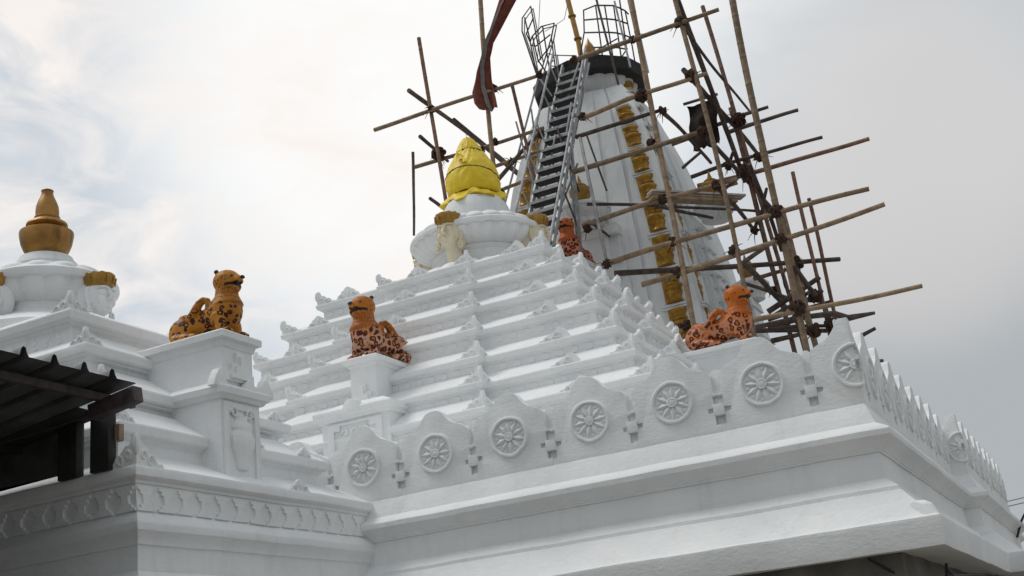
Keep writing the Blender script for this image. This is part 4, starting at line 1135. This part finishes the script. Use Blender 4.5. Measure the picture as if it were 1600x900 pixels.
TUBES=[
((-9.72,17.00,14.39),(-11.39,17.00,10.51)),
((-10.49,16.50,12.73),(-10.06,16.50,9.82)),
((-8.62,15.70,11.14),(-8.75,15.70,8.06)),
((-8.78,15.90,11.45),(-8.91,15.90,8.16)),
((-8.23,15.40,11.09),(-7.99,15.40,7.55)),
((-8.10,15.60,11.18),(-7.77,15.60,9.47)),
((-8.55,16.00,12.50),(-9.48,16.00,9.50)),
((-9.00,15.80,11.78),(-8.61,15.80,9.75)),
((-9.24,15.70,10.85),(-8.72,15.70,8.64)),
((-8.54,15.80,10.57),(-9.40,15.80,9.13)),
((-8.28,17.20,14.19),(-9.11,17.20,11.85)),
((-8.59,17.20,14.30),(-9.61,17.20,12.32)),
((-9.07,15.80,11.60),(-9.72,15.80,9.60)),
((-9.61,17.00,13.16),(-9.95,17.00,11.53)),
((-10.07,17.50,14.58),(-9.68,17.50,13.71)),
((-10.18,17.00,13.24),(-10.15,17.00,11.39)),
]
BRANCH = [(-3.75, 17.0, 5.31), (-3.4, 17.0, 5.28), (-2.88, 17.0, 5.22), (-2.57, 17.0, 5.03), (-1.92, 17.0, 5.01)]
FLAGL = [(-10.19, 15.75, 16.38), (-10.71, 15.75, 15.36), (-10.93, 15.75, 14.92), (-11.25, 15.75, 14.09), (-11.37, 15.75, 13.67), (-11.29, 15.75, 13.24), (-11.15, 15.75, 12.99)]
FLAGR = [(-9.71, 15.75, 16.2), (-10.21, 15.75, 15.54), (-10.63, 15.75, 15.0), (-10.77, 15.75, 14.5), (-10.77, 15.75, 13.8), (-10.7, 15.75, 13.16), (-10.69, 15.75, 12.9)]
BASKET = [(-6.05, 18.6, 12.65), (-5.17, 18.6, 12.63), (-5.32, 18.6, 11.2), (-6.1, 18.6, 11.19)]
CAM_F = 1.90380; CAM_P = (1.93678,-12.58430,-2.85521); CAM_R = (0.88990,0.44281,-0.10951); CAM_U = (0.23535,-0.24006,0.94179); CAM_FW = (-0.39074,0.86388,0.31785)
GLOW_DIR = (-0.49039,0.73243,0.47229); HOT_DIR = (-0.41864,0.77279,0.47701); PINK_DIR = (-0.64447,0.67483,0.35953); PINKR_DIR = (-0.08027,0.93401,0.34811)
BLUES = [((-0.58144,0.63020,0.51457),.6),((-0.65549,0.64594,0.39127),.5),((-0.64085,0.56762,0.51684),1.),((-0.62058,0.62370,0.47526),.85),((-0.65893,0.61684,0.43049),.9),((-0.57326,0.68395,0.45121),.8),((-0.52679,0.76497,0.37056),1.),((-0.47029,0.79353,0.38619),.9),((-0.55354,0.72758,0.40524),.9),((-0.70199,0.59678,0.38868),.6)]
LOWZ = (0.204, 0.388); CLOUD_A = (.585,.62,.645); CLOUD_B = (.655,.675,.685); SUN_E = 1.3

# ================================================================== bamboo scaffold
SC = thing('bamboo_scaffold', 'bamboo pole scaffold lashed with coir around the temple tower', 'scaffold', (-6.0, 17.5, GZ))
def pole(A, B, r, kind, rng, seg=8):
    A, B = V(A), V(B); d = B-A; L_ = d.length; n = max(4, int(L_/.14)); d.normalize()
    ax = d.cross(V((.3,.5,.8))).normalized(); ay = d.cross(ax)
    bend = rng.uniform(.006,.016)*L_; ph = rng.uniform(0, 6.28); ph2 = rng.uniform(0, 6.28); gap = rng.uniform(.36,.62); off = rng.random()
    P = []; R = []
    for i in range(n+1):
        s_ = i/n; t = s_*L_
        w = bend*math.sin(PI*s_) + .25*bend*math.sin(3*PI*s_+ph)
        P.append(A + d*t + ax*(w*math.cos(ph2)) + ay*(w*math.sin(ph2)))
        k = (t/gap + off) % 1.0
        R.append(r*(1.08 - .22*s_))
    # joints: add tight rings
    P2 = []; R2 = []
    for i in range(n+1):
        P2.append(P[i]); R2.append(R[i])
        if i < n:
            a = (i/n*L_/gap + off); b_ = ((i+1)/n*L_/gap + off)
            if int(a) != int(b_) and kind != 'dark':
                f_ = (int(b_) - a)/(b_-a); q = P[i].lerp(P[i+1], f_)
                for dd, k in ((-.014,1.0),(-.005,1.07),(.005,1.07),(.014,1.0)):
                    P2.append(q + d*dd); R2.append(R[i]*k)
    order = sorted(range(len(P2)), key=lambda i: (P2[i]-A).dot(d))
    m = MB(); m.tube([P2[i] for i in order], [R2[i]*(1 + (.10*noise.noise(P2[i]*3) if kind == 'dark' else 0)) for i in order], seg)
    return m
rng = random.Random(21)
for i, (A, B, r, kind) in enumerate(POLES):
    A, B = V(A), V(B)
    if abs(A.z-B.z) > 3 and abs(A.y-B.y) < .1:
        nm = 'upright_pole'
        if i != 2 and i != 12: B = A + (B-A)*((A.z-.8)/(A.z-B.z))      # standards run on down to the roof
    elif abs(A.z-B.z) < .5: nm = 'ledger_pole'
    else: nm = 'brace_pole'
    if i in (1, 3, 4, 5, 7): A = A + (A-B).normalized()*(1.6 if i != 7 else 0)
    pole(A, B, r, kind, rng).build(nm, M[kind], SC, ang=60)
for A, B in (((-2.35,16,4.22),(-1.85,16,4.38)), ((-2.3,16,3.62),(-1.83,16,3.59)), ((-6.9,16.4,9.1),(-5.6,17.6,8.72)), ((-5.2,18.2,6.9),(-4.0,18.6,6.2)), ((-4.6,17.0,5.2),(-3.0,19.5,5.5)), ((-4.9,19.5,8.9),(-3.7,15.8,8.4)), ((-4.8,19.3,6.2),(-3.2,16.0,5.6))):
    pole(A, B, .05, 'dark', rng).build('brace_pole', M['dark'], SC, ang=60)
m = MB(); m.tube([V(BRANCH[0])+V((-1.1,0,.02))]+BRANCH, [.06,.075,.07,.08,.085,.04], 8)
m.build('crooked_branch', M['dark'], SC, ang=60)
def lash(c, s_, rng):
    c = V(c); m = MB(); R = .105*s_**.7
    ax = [V((1,0,.05)), V((0,.2,1)), V((.7,.3,.7)), V((.7,.1,-.7))]
    m.ball(c, (R*.95, R*.9, R*.9), 10, 7)
    for k in range(4 if s_ < 1.3 else 7):
        a = ax[k % 4] + V((rng.uniform(-.3,.3), rng.uniform(-.3,.3), rng.uniform(-.3,.3))); a.normalize()
        u = a.cross(V((.2,1,.1))).normalized(); v = a.cross(u); o = a*rng.uniform(-.6,.6)*R
        m.tube([c + o + (u*math.cos(2*PI*t/12)*1.08 + v*math.sin(2*PI*t/12)*1.08)*R for t in range(13)], R*.20, 6, cap=False)
    for k in range(rng.randint(2, 5)):
        d = V((rng.uniform(-1,1), rng.uniform(-.5,.5), rng.uniform(-1.,.5))).normalized()*R*rng.uniform(1.5,3.6)
        m.tube([c, c + d*.6, c + d + V((0,0,-.06))], [.014,.012,.006], 5)
    if s_ > 1.25:
        for k in range(5): m.ball(c + V((rng.uniform(-1,1), rng.uniform(-.5,.5), rng.uniform(-1,1)))*R*1.0, R*.5, 8, 6)
    return m
for x, y, z, s_ in LASH:
    lash((x,y,z), s_, rng).build('rope_lashing', M['rope'], SC, ang=60, wob=.03)
# red flag
m = MB(); n = len(FLAGL); vs = []; fs = []
top = [(V(FLAGL[0])+V((.75,0,1.4)), V(FLAGR[0])+V((.75,0,1.3)))]
rows = top + [(V(a)+(V(a)-V(b))*.10, V(b)+(V(b)-V(a))*.10) for a, b in zip(FLAGL, FLAGR)]
rr = []
for i in range(len(rows)-1):
    for k in range(4):
        f_ = k/4; rr.append((rows[i][0].lerp(rows[i+1][0], f_), rows[i][1].lerp(rows[i+1][1], f_)))
rr.append(rows[-1])
def flagstrip(t0, t1, dy, ph):
    m = MB(); K = 8; vs = []; fs = []
    for i, (a, b_) in enumerate(rr):
        for k in range(K+1):
            t = t0 + (t1-t0)*k/K
            p = a.lerp(b_, t); p.y += dy + .10*math.sin(7*t + i*.16 + ph) + .03*math.sin(15*t + i*.4)
            if i == len(rr)-1: p.z += .10*noise.noise(V((t*9, ph, 0)))
            vs.append(p)
    for i in range(len(rr)-1):
        for k in range(K): fs.append((i*(K+1)+k, i*(K+1)+k+1, (i+1)*(K+1)+k+1, (i+1)*(K+1)+k))
    m.add(vs, fs); return m
fl = flagstrip(0, 1, 0, 0).build('red_flag', M['flagred'], None, ang=70)
tag(fl, 'long dark red cloth flag hanging twisted beside an upright bamboo pole', 'flag')
flagstrip(.44, .60, -.05, .05).build('grey_lining', M['flaggrey'], fl, ang=70)
# boards, crate lid, coil of wire
for i, (dz, dy, ln, w, mt, lab) in enumerate(((0,0,1.0,.30,'paleboard','pale painted board lying on top of the board stack on the scaffold'),(-.09,-.03,.93,.26,'wood','bare wooden board in the middle of the board stack on the scaffold'),(-.17,.0,.90,.30,'wood','thick wooden board at the bottom of the board stack on the scaffold'))):
    a = V((-6.55,15.35+dy,8.99+dz)); b_ = a.lerp(V((-4.65,17.4+dy,8.99+dz)), ln)
    m = MB(); m.bar(a, b_, w, .055 if i != 2 else .08)
    tag(m.build('scaffold_board', M[mt], None, bev=.004, wob=.006), lab, 'board', 'boards stacked on the scaffold')
q = [V(p) for p in BASKET]; m = MB(); K = 16; vs = []; fs = []
for i in range(K+1):
    for k in range(K+1):
        a_, b_ = k/K, i/K
        p = q[0].lerp(q[1], a_).lerp(q[3].lerp(q[2], a_), b_)
        p.y += .10*math.sin(a_*7+b_*2) + .16*noise.noise(p*2.2) + .05*noise.noise(p*6)
        p.x += .05*noise.noise(p*3+V((4,0,0))) + (.03*math.sin(b_*9) if k in (0,K) else 0)
        if i == K: p.z += .13*noise.noise(V((a_*7,1,0))) - .04*math.sin(a_*19)
        if i == 0: p.z -= .05*math.sin(PI*a_)
        vs.append(p)
for i in range(K):
    for k in range(K): fs.append((i*(K+1)+k, i*(K+1)+k+1, (i+1)*(K+1)+k+1, (i+1)*(K+1)+k))
m.add(vs, fs)
cs = m.build('hanging_sacking', M['sack'], None, ang=80)
tag(cs, 'dark brown sacking hung like a curtain high in the scaffold right of the tower', 'sacking')
m = MB(); m.tube([q[0]+V((-.06,-.05,.04)), q[1]+V((.08,-.05,.05))], .045, 8); m.build('hanging_rod', M['dark'], cs)
m = MB()
for k in range(3):
    P = [V((-3.58 + (.07+.02*k)*math.sin(2*PI*t/16), 15.6+.02*k, 5.88 + .27*math.cos(2*PI*t/16))) for t in range(17)]
    m.tube(P, .009, 5, cap=False)
m.tube([(-3.58,15.6,6.4),(-3.59,15.6,6.1)], .009, 5); m.tube([(-3.57,15.6,5.62),(-3.62,15.6,5.2)], .008, 5)
tag(m.build('wire_coil', M['wire'], None), 'thin black loop of wire dangling from a ledger pole of the scaffold', 'wire')

# ================================================================== steel stair
ST = thing('steel_stair', 'steep grey steel stair climbing to the top of the tower', 'stair', (-9.05, 13.0, 5.4))
S0L, S0R, S1L, S1R = V((-9.54,14.2,8.55)), V((-8.67,14.2,8.55)), V((-9.38,17.8,14.53)), V((-8.60,17.8,14.53))
dirn = (S1L - S0L); lowL, lowR = S0L - dirn*.42, S0R - (S1R-S0R)*.42
nst = 22
for i in range(nst):
    t = (i+.3)/nst
    a, b_ = lowL.lerp(S1L, t), lowR.lerp(S1R, t)
    m = MB(); m.boxb(a.x, b_.x, a.y-.17, a.y+.17, a.z-.02, a.z+.02)
    m.boxb(a.x, b_.x, a.y-.178, a.y-.155, a.z-.055, a.z+.021)
    m.build('step', M['steel'], ST, wob=.008)
    m2 = MB(); m2.boxb(a.x+.01, b_.x-.01, a.y-.15, a.y+.165, a.z-.06, a.z-.022); m2.build('step_underside', M['black'], ST)
for a, b_ in ((lowL, S1L), (lowR, S1R)):
    m = MB(); m.bar(a, b_ + (b_-a).normalized()*.3, .05, .14, (0,1,0)); m.build('stringer', M['steel'], ST, bev=.004)
    off = V((-.07, -.30, .55)) if a.x < -9.2 else V((.12, -.12, .50))
    m = MB(); m.tube([a+off, (a+off).lerp(b_+off,.5), b_+off], .035, 8); m.build('handrail', M['steel'], ST)
    for k in range(7):
        p = a.lerp(b_, (k+.5)/7); m = MB(); m.tube([p, p+off], .022, 6); m.build('baluster', M['steel'], ST)
for i, (a, b_) in enumerate(TUBES):
    a, b_ = V(a), V(b_)
    w = .075 if i in (2,4) else .045
    m = MB(); m.bar(a, b_, w, w, (0,1,0)); m.build('steel_brace', M['steel'] if i not in (5,7,8) else M['darksteel'], ST, bev=.004)
m = MB()
for l in CAGE: m.tube([V(p) for p in l], .024, 6)
m.build('safety_cage', M['darksteel'], ST)
m = MB()
for l in CAGE[:1] + CAGE[4:6]: m.tube([V(p)+V((.02,.12,-.03)) for p in l], .022, 6)
m.build('safety_cage', M['steel'], ST)

# platform round the tower top
PF = thing('steel_platform', 'black railed steel platform ringing the tower top', 'platform', (TX-.1, TY, 15.0))
pc = (TX-.1, TY, 0)
m = MB(); m.lathe([(1.28,14.98),(1.80,14.94),(1.82,14.95),(1.83,15.06),(1.30,15.07)], pc, 12); m.build('deck', M['black'], PF, ang=20)
m = MB(); m.lathe([(1.78,14.66),(1.80,14.66),(1.825,14.94),(1.79,14.94)], pc, 12); m.build('edge_plate', M['black'], PF, ang=20, wob=.03)
for k in range(6):
    t = 2*PI*(k+.3)/6; m = MB(); m.bar((pc[0]+1.25*math.cos(t), pc[1]+1.25*math.sin(t), 14.55), (pc[0]+1.7*math.cos(t), pc[1]+1.7*math.sin(t), 14.95), .05, .05); m.build('bracket', M['steel'], PF)
for l in HOOPS:
    m = MB(); m.tube([V(p) for p in l], .026, 6); m.build('hoop_rail', M['darksteel'], PF)
for l in POSTS:
    m = MB(); m.tube([V(p) for p in l], .024, 6); m.build('rail_post', M['darksteel'], PF)
for l in BACKRAIL:
    m = MB(); m.tube([V(p) for p in l], .022, 6); m.build('hoop_rail', M['steel'], PF)
m = MB(); m.bar((-7.32,18.9,17.3), (-7.13,18.9,14.2), .16, .05, (0,1,0)); m.build('rail_post', M['steel'], PF, wob=.02)
m = MB(); m.bar((-8.07,18.0,16.9), (-7.80,18.1,13.7), .055, .055, (0,1,0)); m.build('rail_post', M['darksteel'], PF)
m = MB(); m.bar((-7.62,18.4,16.6), (-7.45,18.4,14.3), .05, .05, (0,1,0)); m.build('rail_post', M['steel'], PF)
# flag pole
m = MB()
P = [V((-9.32,19.6,15.0)), V((-9.36,19.6,16.4)), V((-9.55,19.6,18.4)), V((-9.62,19.6,19.6))]
m.tube([P[0].lerp(P[1], k/6) for k in range(6)] + [P[1].lerp(P[2], k/8) for k in range(8)] + [P[2], P[3]], [.085]*16, 10)
for z_, x_ in ((16.5,-9.365),(17.35,-9.45),(18.2,-9.53)):
    m.lathe([(.085,-.03),(.125,-.025),(.13,.02),(.085,.03)], (x_,19.6,z_), 14)
tag(m.build('flag_pole', M['ochre'], None), 'slender golden flag pole with ring joints rising behind the tower finial', 'flag pole')
for P, lab in (([(-9.78,18,17.6),(-9.99,18,16.43),(-10.16,18,15.38)], 'thin grey guy wire falling nearly straight at the left cage of the stair'), ([(-9.2,19,17.8),(-9.50,19,16.97),(-9.70,18.6,16.62),(-9.93,18.3,16.35)], 'thin grey guy wire sagging from the golden flag pole to the stair cage')):
    m = MB(); m.tube(P, .011, 5); tag(m.build('guy_wire', M['lightwire'], None), lab, 'wire')

# ================================================================== tin canopy at the left
CA = thing('tin_canopy', 'dark ribbed tin canopy sheltering the ground in front of the porch', 'canopy', (-9.0, -6.5, GZ))
def cz(x): return .235 + (x + 5.66)*.118
m = MB(); x0, x1 = -12.5, -5.66
vs = []; fs = []; prof = []
y = -4.30
while y > -17.0:  # roof lengthened well out of view to deepen shade on the porch wall
    prof += [(y,0),(y-.235,0),(y-.255,.03),(y-.272,.075),(y-.30,.082),(y-.318,.06),(y-.335,.0)]
    y -= .335
for yy, dz in prof:
    vs += [(x1 + .012*noise.noise((yy*2,0,0)), yy, cz(x1)+dz), (x0, yy, cz(x0)+dz)]
for i in range(len(prof)-1): fs.append((2*i, 2*i+1, 2*i+3, 2*i+2))
k = len(vs)
vs += [(p[0], p[1], p[2]-.006) for p in vs]; fs += [tuple(k+j for j in reversed(f_)) for f_ in fs]
m.add(vs, fs); m.build('roof_sheet', M['tin'], CA, ang=30)
for x in (-5.95, -7.4, -8.9, -10.6):
    m = MB(); m.boxb(x-.03, x+.03, -17, -4.02, cz(x)-.10, cz(x)-.03); m.build('purlin', M['darksteel'] if x > -6 else M['black'], CA)
for y in (-6.6, -8.9):
    m = MB(); m.bar((-5.58,y,cz(-5.58)-.20), (-12.5,y,cz(-12.5)-.20), .12, .15); m.build('rafter_beam', M['black'], CA, bev=.004)
m = MB(); m.bar((-5.56,-4.38,.10), (-6.1,-4.38,.03), .12, .14); m.build('beam_end', M['darksteel'], CA, bev=.004)
for x, w in ((-6.31,.23), (-6.66,.12), (-6.78,.11)):
    m = MB(); m.boxb(x-w/2, x+w/2, -4.08, -3.98, -.44, cz(x)-.02); m.build('short_post', M['black'], CA, bev=.004, wob=.006)
for k in range(5):
    m = MB(); y_ = -4.42 - .335*k
    for x_ in (-5.72, -6.05): m.ball((x_, y_+.335*.0-.01, cz(x_)+.086), (.014,.014,.010), 8, 5)
    m.build('roof_bolt', M['steel'], CA) if False else None
m = MB(); m.tube([(-5.8,-4.30,cz(-5.8)-.12),(-6.4,-4.5,cz(-6.4)-.20),(-7.3,-4.6,cz(-7.3)-.16),(-8.6,-4.5,cz(-8.6)-.22)], .012, 5); m.build('hanging_wire', M['wire'], CA)
for x, y in ((-6.1,-9.0), (-12.2,-9.0), (-12.2,-4.6)):
    m = MB(); m.boxb(x-.05, x+.05, y-.05, y+.05, GZ, cz(x)-.1); m.build('post', M['black'], CA)
m = MB(); m.boxb(-12.4,-6.05,-4.26,-4.20,-.50,cz(-12.4)+.2); 
m = MB(); vs = [(-6.35,-4.32,cz(-6.35)-.004),(-12.5,-4.32,cz(-12.5)-.004),(-12.5,-3.97,cz(-12.5)-.02),(-6.35,-3.97,cz(-6.35)-.02)]
m.add(vs + [(x,y,z-.012) for x,y,z in vs], [(0,1,2,3),(7,6,5,4),(0,4,5,1),(1,5,6,2),(2,6,7,3),(3,7,4,0)]); m.build('flashing', M['black'], CA)
m = MB(); m.boxb(-12.4,-6.0,-7.03,-7.0,GZ,cz(-12.4)-.02); m.build('light_block_sheet', M['tin'], CA)  # unseen sheet, added to keep light off the porch front
# dark sheet standing in for shade on the porch wall under the canopy
vs = [(-12.4,-4.0,-.36),(-6.60,-4.0,-.36),(-6.60,-4.0,cz(-6.6)+.05),(-12.4,-4.0,cz(-12.4)+.05)]
m = MB(); m.add(vs + [(x,y+.02,z) for x,y,z in vs], [(0,1,2,3),(7,6,5,4),(0,4,5,1),(1,5,6,2),(2,6,7,3),(3,7,4,0)])
m.build('wall_shade_sheet', M['tin'], CA)
m = MB(); m.boxb(-6.20,-6.135,-4.0,-3.94,-.16,.0); m.build('timber_block', M['wood'], CA, wob=.01)

# ================================================================== small things at the right edge
m = MB(); m.bar((-.23,-.20,-1.945), (.03,-.02,-2.16), .022, .022)
tag(m.build('iron_rod', M['wire'], None), 'short black iron rod slanting under the eave at the corner of the hall', 'rod')
m = MB(); m.tube([(.33,1.0,-2.06),(.33,1.4,-2.13),(.33,2.4,-2.09),(.35,3.2,-2.06),(.33,5.3,-1.98),(.34,8,-1.97)], .016, 6); 
m.tube([(.33,1.05,-2.02),(.30,1.1,-2.16),(.33,1.4,-2.13)], .014, 6)
tag(m.build('loose_cable', M['wire'], None), 'loose dark cable strung along the wall under the side eave', 'cable')
LP = thing('hooded_lamp', 'dark hooded lamp on a bent arm past the far end of the side cornice', 'lamp', (.62, 12.3, -.72))
m = MB(); m.lathe([(.30,-.30),(.31,-.27),(.27,-.12),(.17,.0),(.05,.05),(.0,.06)], (0,0,0), 28)
m.xform(Matrix.Translation((.84,13.0,-.60)) @ Matrix.Rotation(-.35, 4, 'Y')); m.build('lamp_hood', M['black'], LP)
m = MB(); m.tube([(.3,13.0,-1.0),(.45,13.0,-.70),(.60,13.0,-.50),(.82,13.0,-.53)], .022, 6); m.tube([(.80,13,-.54),(1.10,13.0,-.02)], .03, 6); m.build('lamp_arm', M['wire'], LP)
for dz, lab in ((0,'upper one of two thin overhead cables leaving the frame at the right'),(-.10,'lower one of two thin overhead cables leaving the frame at the right')):
    m = MB(); m.tube([(.1,14.6,-.15+dz),(4,16.5,.35+dz),(14,20,2.4+dz)], .011, 5)
    tag(m.build('overhead_cable', M['lightwire'], None), lab, 'cable', 'overhead cables')

# ================================================================== light, sky, camera
world = bpy.data.worlds.new('World'); scene.world = world; world.use_nodes = True
nt = world.node_tree; L = nt.links.new; bg = nt.nodes['Background']
SUN_D = V((-.50, -.10, .86)).normalized()
sky = nt.nodes.new('ShaderNodeTexSky'); sky.sky_type = 'NISHITA'; sky.sun_disc = False
sky.sun_elevation = math.asin(SUN_D.z); sky.sun_rotation = math.atan2(SUN_D.x, SUN_D.y)
sky.air_density = 1.4; sky.dust_density = 3.0
tc = nt.nodes.new('ShaderNodeTexCoord'); vec = tc.outputs['Generated']
def dotglow(d, lo, hi, pw=1.):
    d = V(d).normalized()
    n = N(nt, 'ShaderNodeVectorMath', operation='DOT_PRODUCT'); L(vec, n.inputs[0]); n.inputs[1].default_value = d
    r = N(nt, 'ShaderNodeMapRange', interpolation_type='SMOOTHERSTEP'); r.inputs['From Min'].default_value = lo; r.inputs['From Max'].default_value = hi
    L(n.outputs['Value'], r.inputs['Value']); return r.outputs[0]
def mix(fac, a, b_, mode='MIX'):
    n = N(nt, 'ShaderNodeMixRGB', blend_type=mode)
    if isinstance(fac, float): n.inputs['Fac'].default_value = fac
    else: L(fac, n.inputs['Fac'])
    for i, c in ((1, a), (2, b_)):
        if isinstance(c, tuple): n.inputs[i].default_value = (*c, 1)
        else: L(c, n.inputs[i])
    return n.outputs[0]
def cloudnoise(scale, seed, stretch, det=6., rough=.55, dist=.6):
    mp = N(nt, 'ShaderNodeMapping'); mp.inputs['Scale'].default_value = (1,1,stretch); mp.inputs['Location'].default_value = (seed,seed*.6,0)
    L(vec, mp.inputs['Vector'])
    n = N(nt, 'ShaderNodeTexNoise', Scale=scale, Detail=det, Roughness=rough, Distortion=dist); L(mp.outputs[0], n.inputs['Vector']); return n.outputs['Fac']
n1 = cloudnoise(3.2, 2.3, 1.7); r1 = ramp(nt, [(.36,(0,0,0)),(.62,(1,1,1))]); L(n1, r1.inputs['Fac'])
n2 = cloudnoise(9., 5.1, 2.2); r2 = ramp(nt, [(.40,(0,0,0)),(.66,(1,1,1))]); L(n2, r2.inputs['Fac'])
nish = N(nt, 'ShaderNodeVectorMath', operation='SCALE'); nish.inputs['Scale'].default_value = .075; L(sky.outputs[0], nish.inputs[0])
base = mix(r1.outputs['Color'], CLOUD_A, CLOUD_B)
base = mix(.10, base, nish.outputs[0])
sp = N(nt, 'ShaderNodeSeparateXYZ'); L(vec, sp.inputs[0])
lowr = N(nt, 'ShaderNodeMapRange', interpolation_type='SMOOTHSTEP'); lowr.inputs['From Min'].default_value = LOWZ[0]; lowr.inputs['From Max'].default_value = LOWZ[1]
lowr.inputs['To Min'].default_value = 1; lowr.inputs['To Max'].default_value = 0; L(sp.outputs['Z'], lowr.inputs['Value'])
low2 = N(nt, 'ShaderNodeMath', operation='MULTIPLY_ADD'); low2.inputs[1].default_value = .0; L(r2.outputs['Color'], low2.inputs[0]); L(lowr.outputs[0], low2.inputs[2])
base = mix(low2.outputs[0], base, (.425,.458,.482))
glow = dotglow(GLOW_DIR, .87, .995)
light = mix(r2.outputs['Color'], (.79,.81,.83), (.955,.953,.95))
light = mix(r1.outputs['Color'], (.59,.66,.72), light)
c = mix(glow, base, light)
for bd, w_ in BLUES:
    bl = dotglow(bd, .984, .9990)
    mm = N(nt, 'ShaderNodeMath', operation='MULTIPLY'); L(bl, mm.inputs[0]); mm.inputs[1].default_value = w_
    rr_ = N(nt, 'ShaderNodeMapRange'); rr_.inputs['To Min'].default_value = 1.; rr_.inputs['To Max'].default_value = .55; L(r2.outputs['Color'], rr_.inputs['Value'])
    m2 = N(nt, 'ShaderNodeMath', operation='MULTIPLY'); L(mm.outputs[0], m2.inputs[0]); L(rr_.outputs[0], m2.inputs[1])
    c = mix(m2.outputs[0], c, (.575,.635,.70))
hot = dotglow(HOT_DIR, .955, .999); c = mix(hot, c, (.985,.98,.972))
pk = dotglow(PINK_DIR, .93, .995)
pk2 = N(nt, 'ShaderNodeMath', operation='MULTIPLY'); L(pk, pk2.inputs[0]); L(r2.outputs['Color'], pk2.inputs[1]); c = mix(pk2.outputs[0], c, (.955,.905,.87))
pr = dotglow(PINKR_DIR, .985, .9995)
pr2 = N(nt, 'ShaderNodeMath', operation='MULTIPLY'); L(pr, pr2.inputs[0]); pr2.inputs[1].default_value = .5; c = mix(pr2.outputs[0], c, (.75,.70,.68))
L(c, bg.inputs['Color']); bg.inputs['Strength'].default_value = 1.0

sl = bpy.data.lights.new('sun', 'SUN'); sl.energy = SUN_E; sl.angle = math.radians(25); sl.color = (1,.965,.92)
so = bpy.data.objects.new('sun', sl); col.objects.link(so)
so.rotation_euler = SUN_D.to_track_quat('Z', 'Y').to_euler(); so.location = (0,0,40)

cam = bpy.data.cameras.new('camera'); cam.sensor_width = 36; cam.lens = CAM_F*36/1.6; cam.clip_end = 4000; cam.clip_start = .1
co_ = bpy.data.objects.new('camera', cam); col.objects.link(co_)
r_, u_, f_ = V(CAM_R), V(CAM_U), V(CAM_FW)
co_.matrix_world = Matrix(((r_.x,u_.x,-f_.x,CAM_P[0]),(r_.y,u_.y,-f_.y,CAM_P[1]),(r_.z,u_.z,-f_.z,CAM_P[2]),(0,0,0,1)))
scene.camera = co_
scene.view_settings.view_transform = 'Standard'; scene.view_settings.look = 'None'; scene.view_settings.exposure = 0; scene.view_settings.gamma = 1
scene.render.engine = 'CYCLES'; scene.cycles.max_bounces = 6; scene.cycles.diffuse_bounces = 4
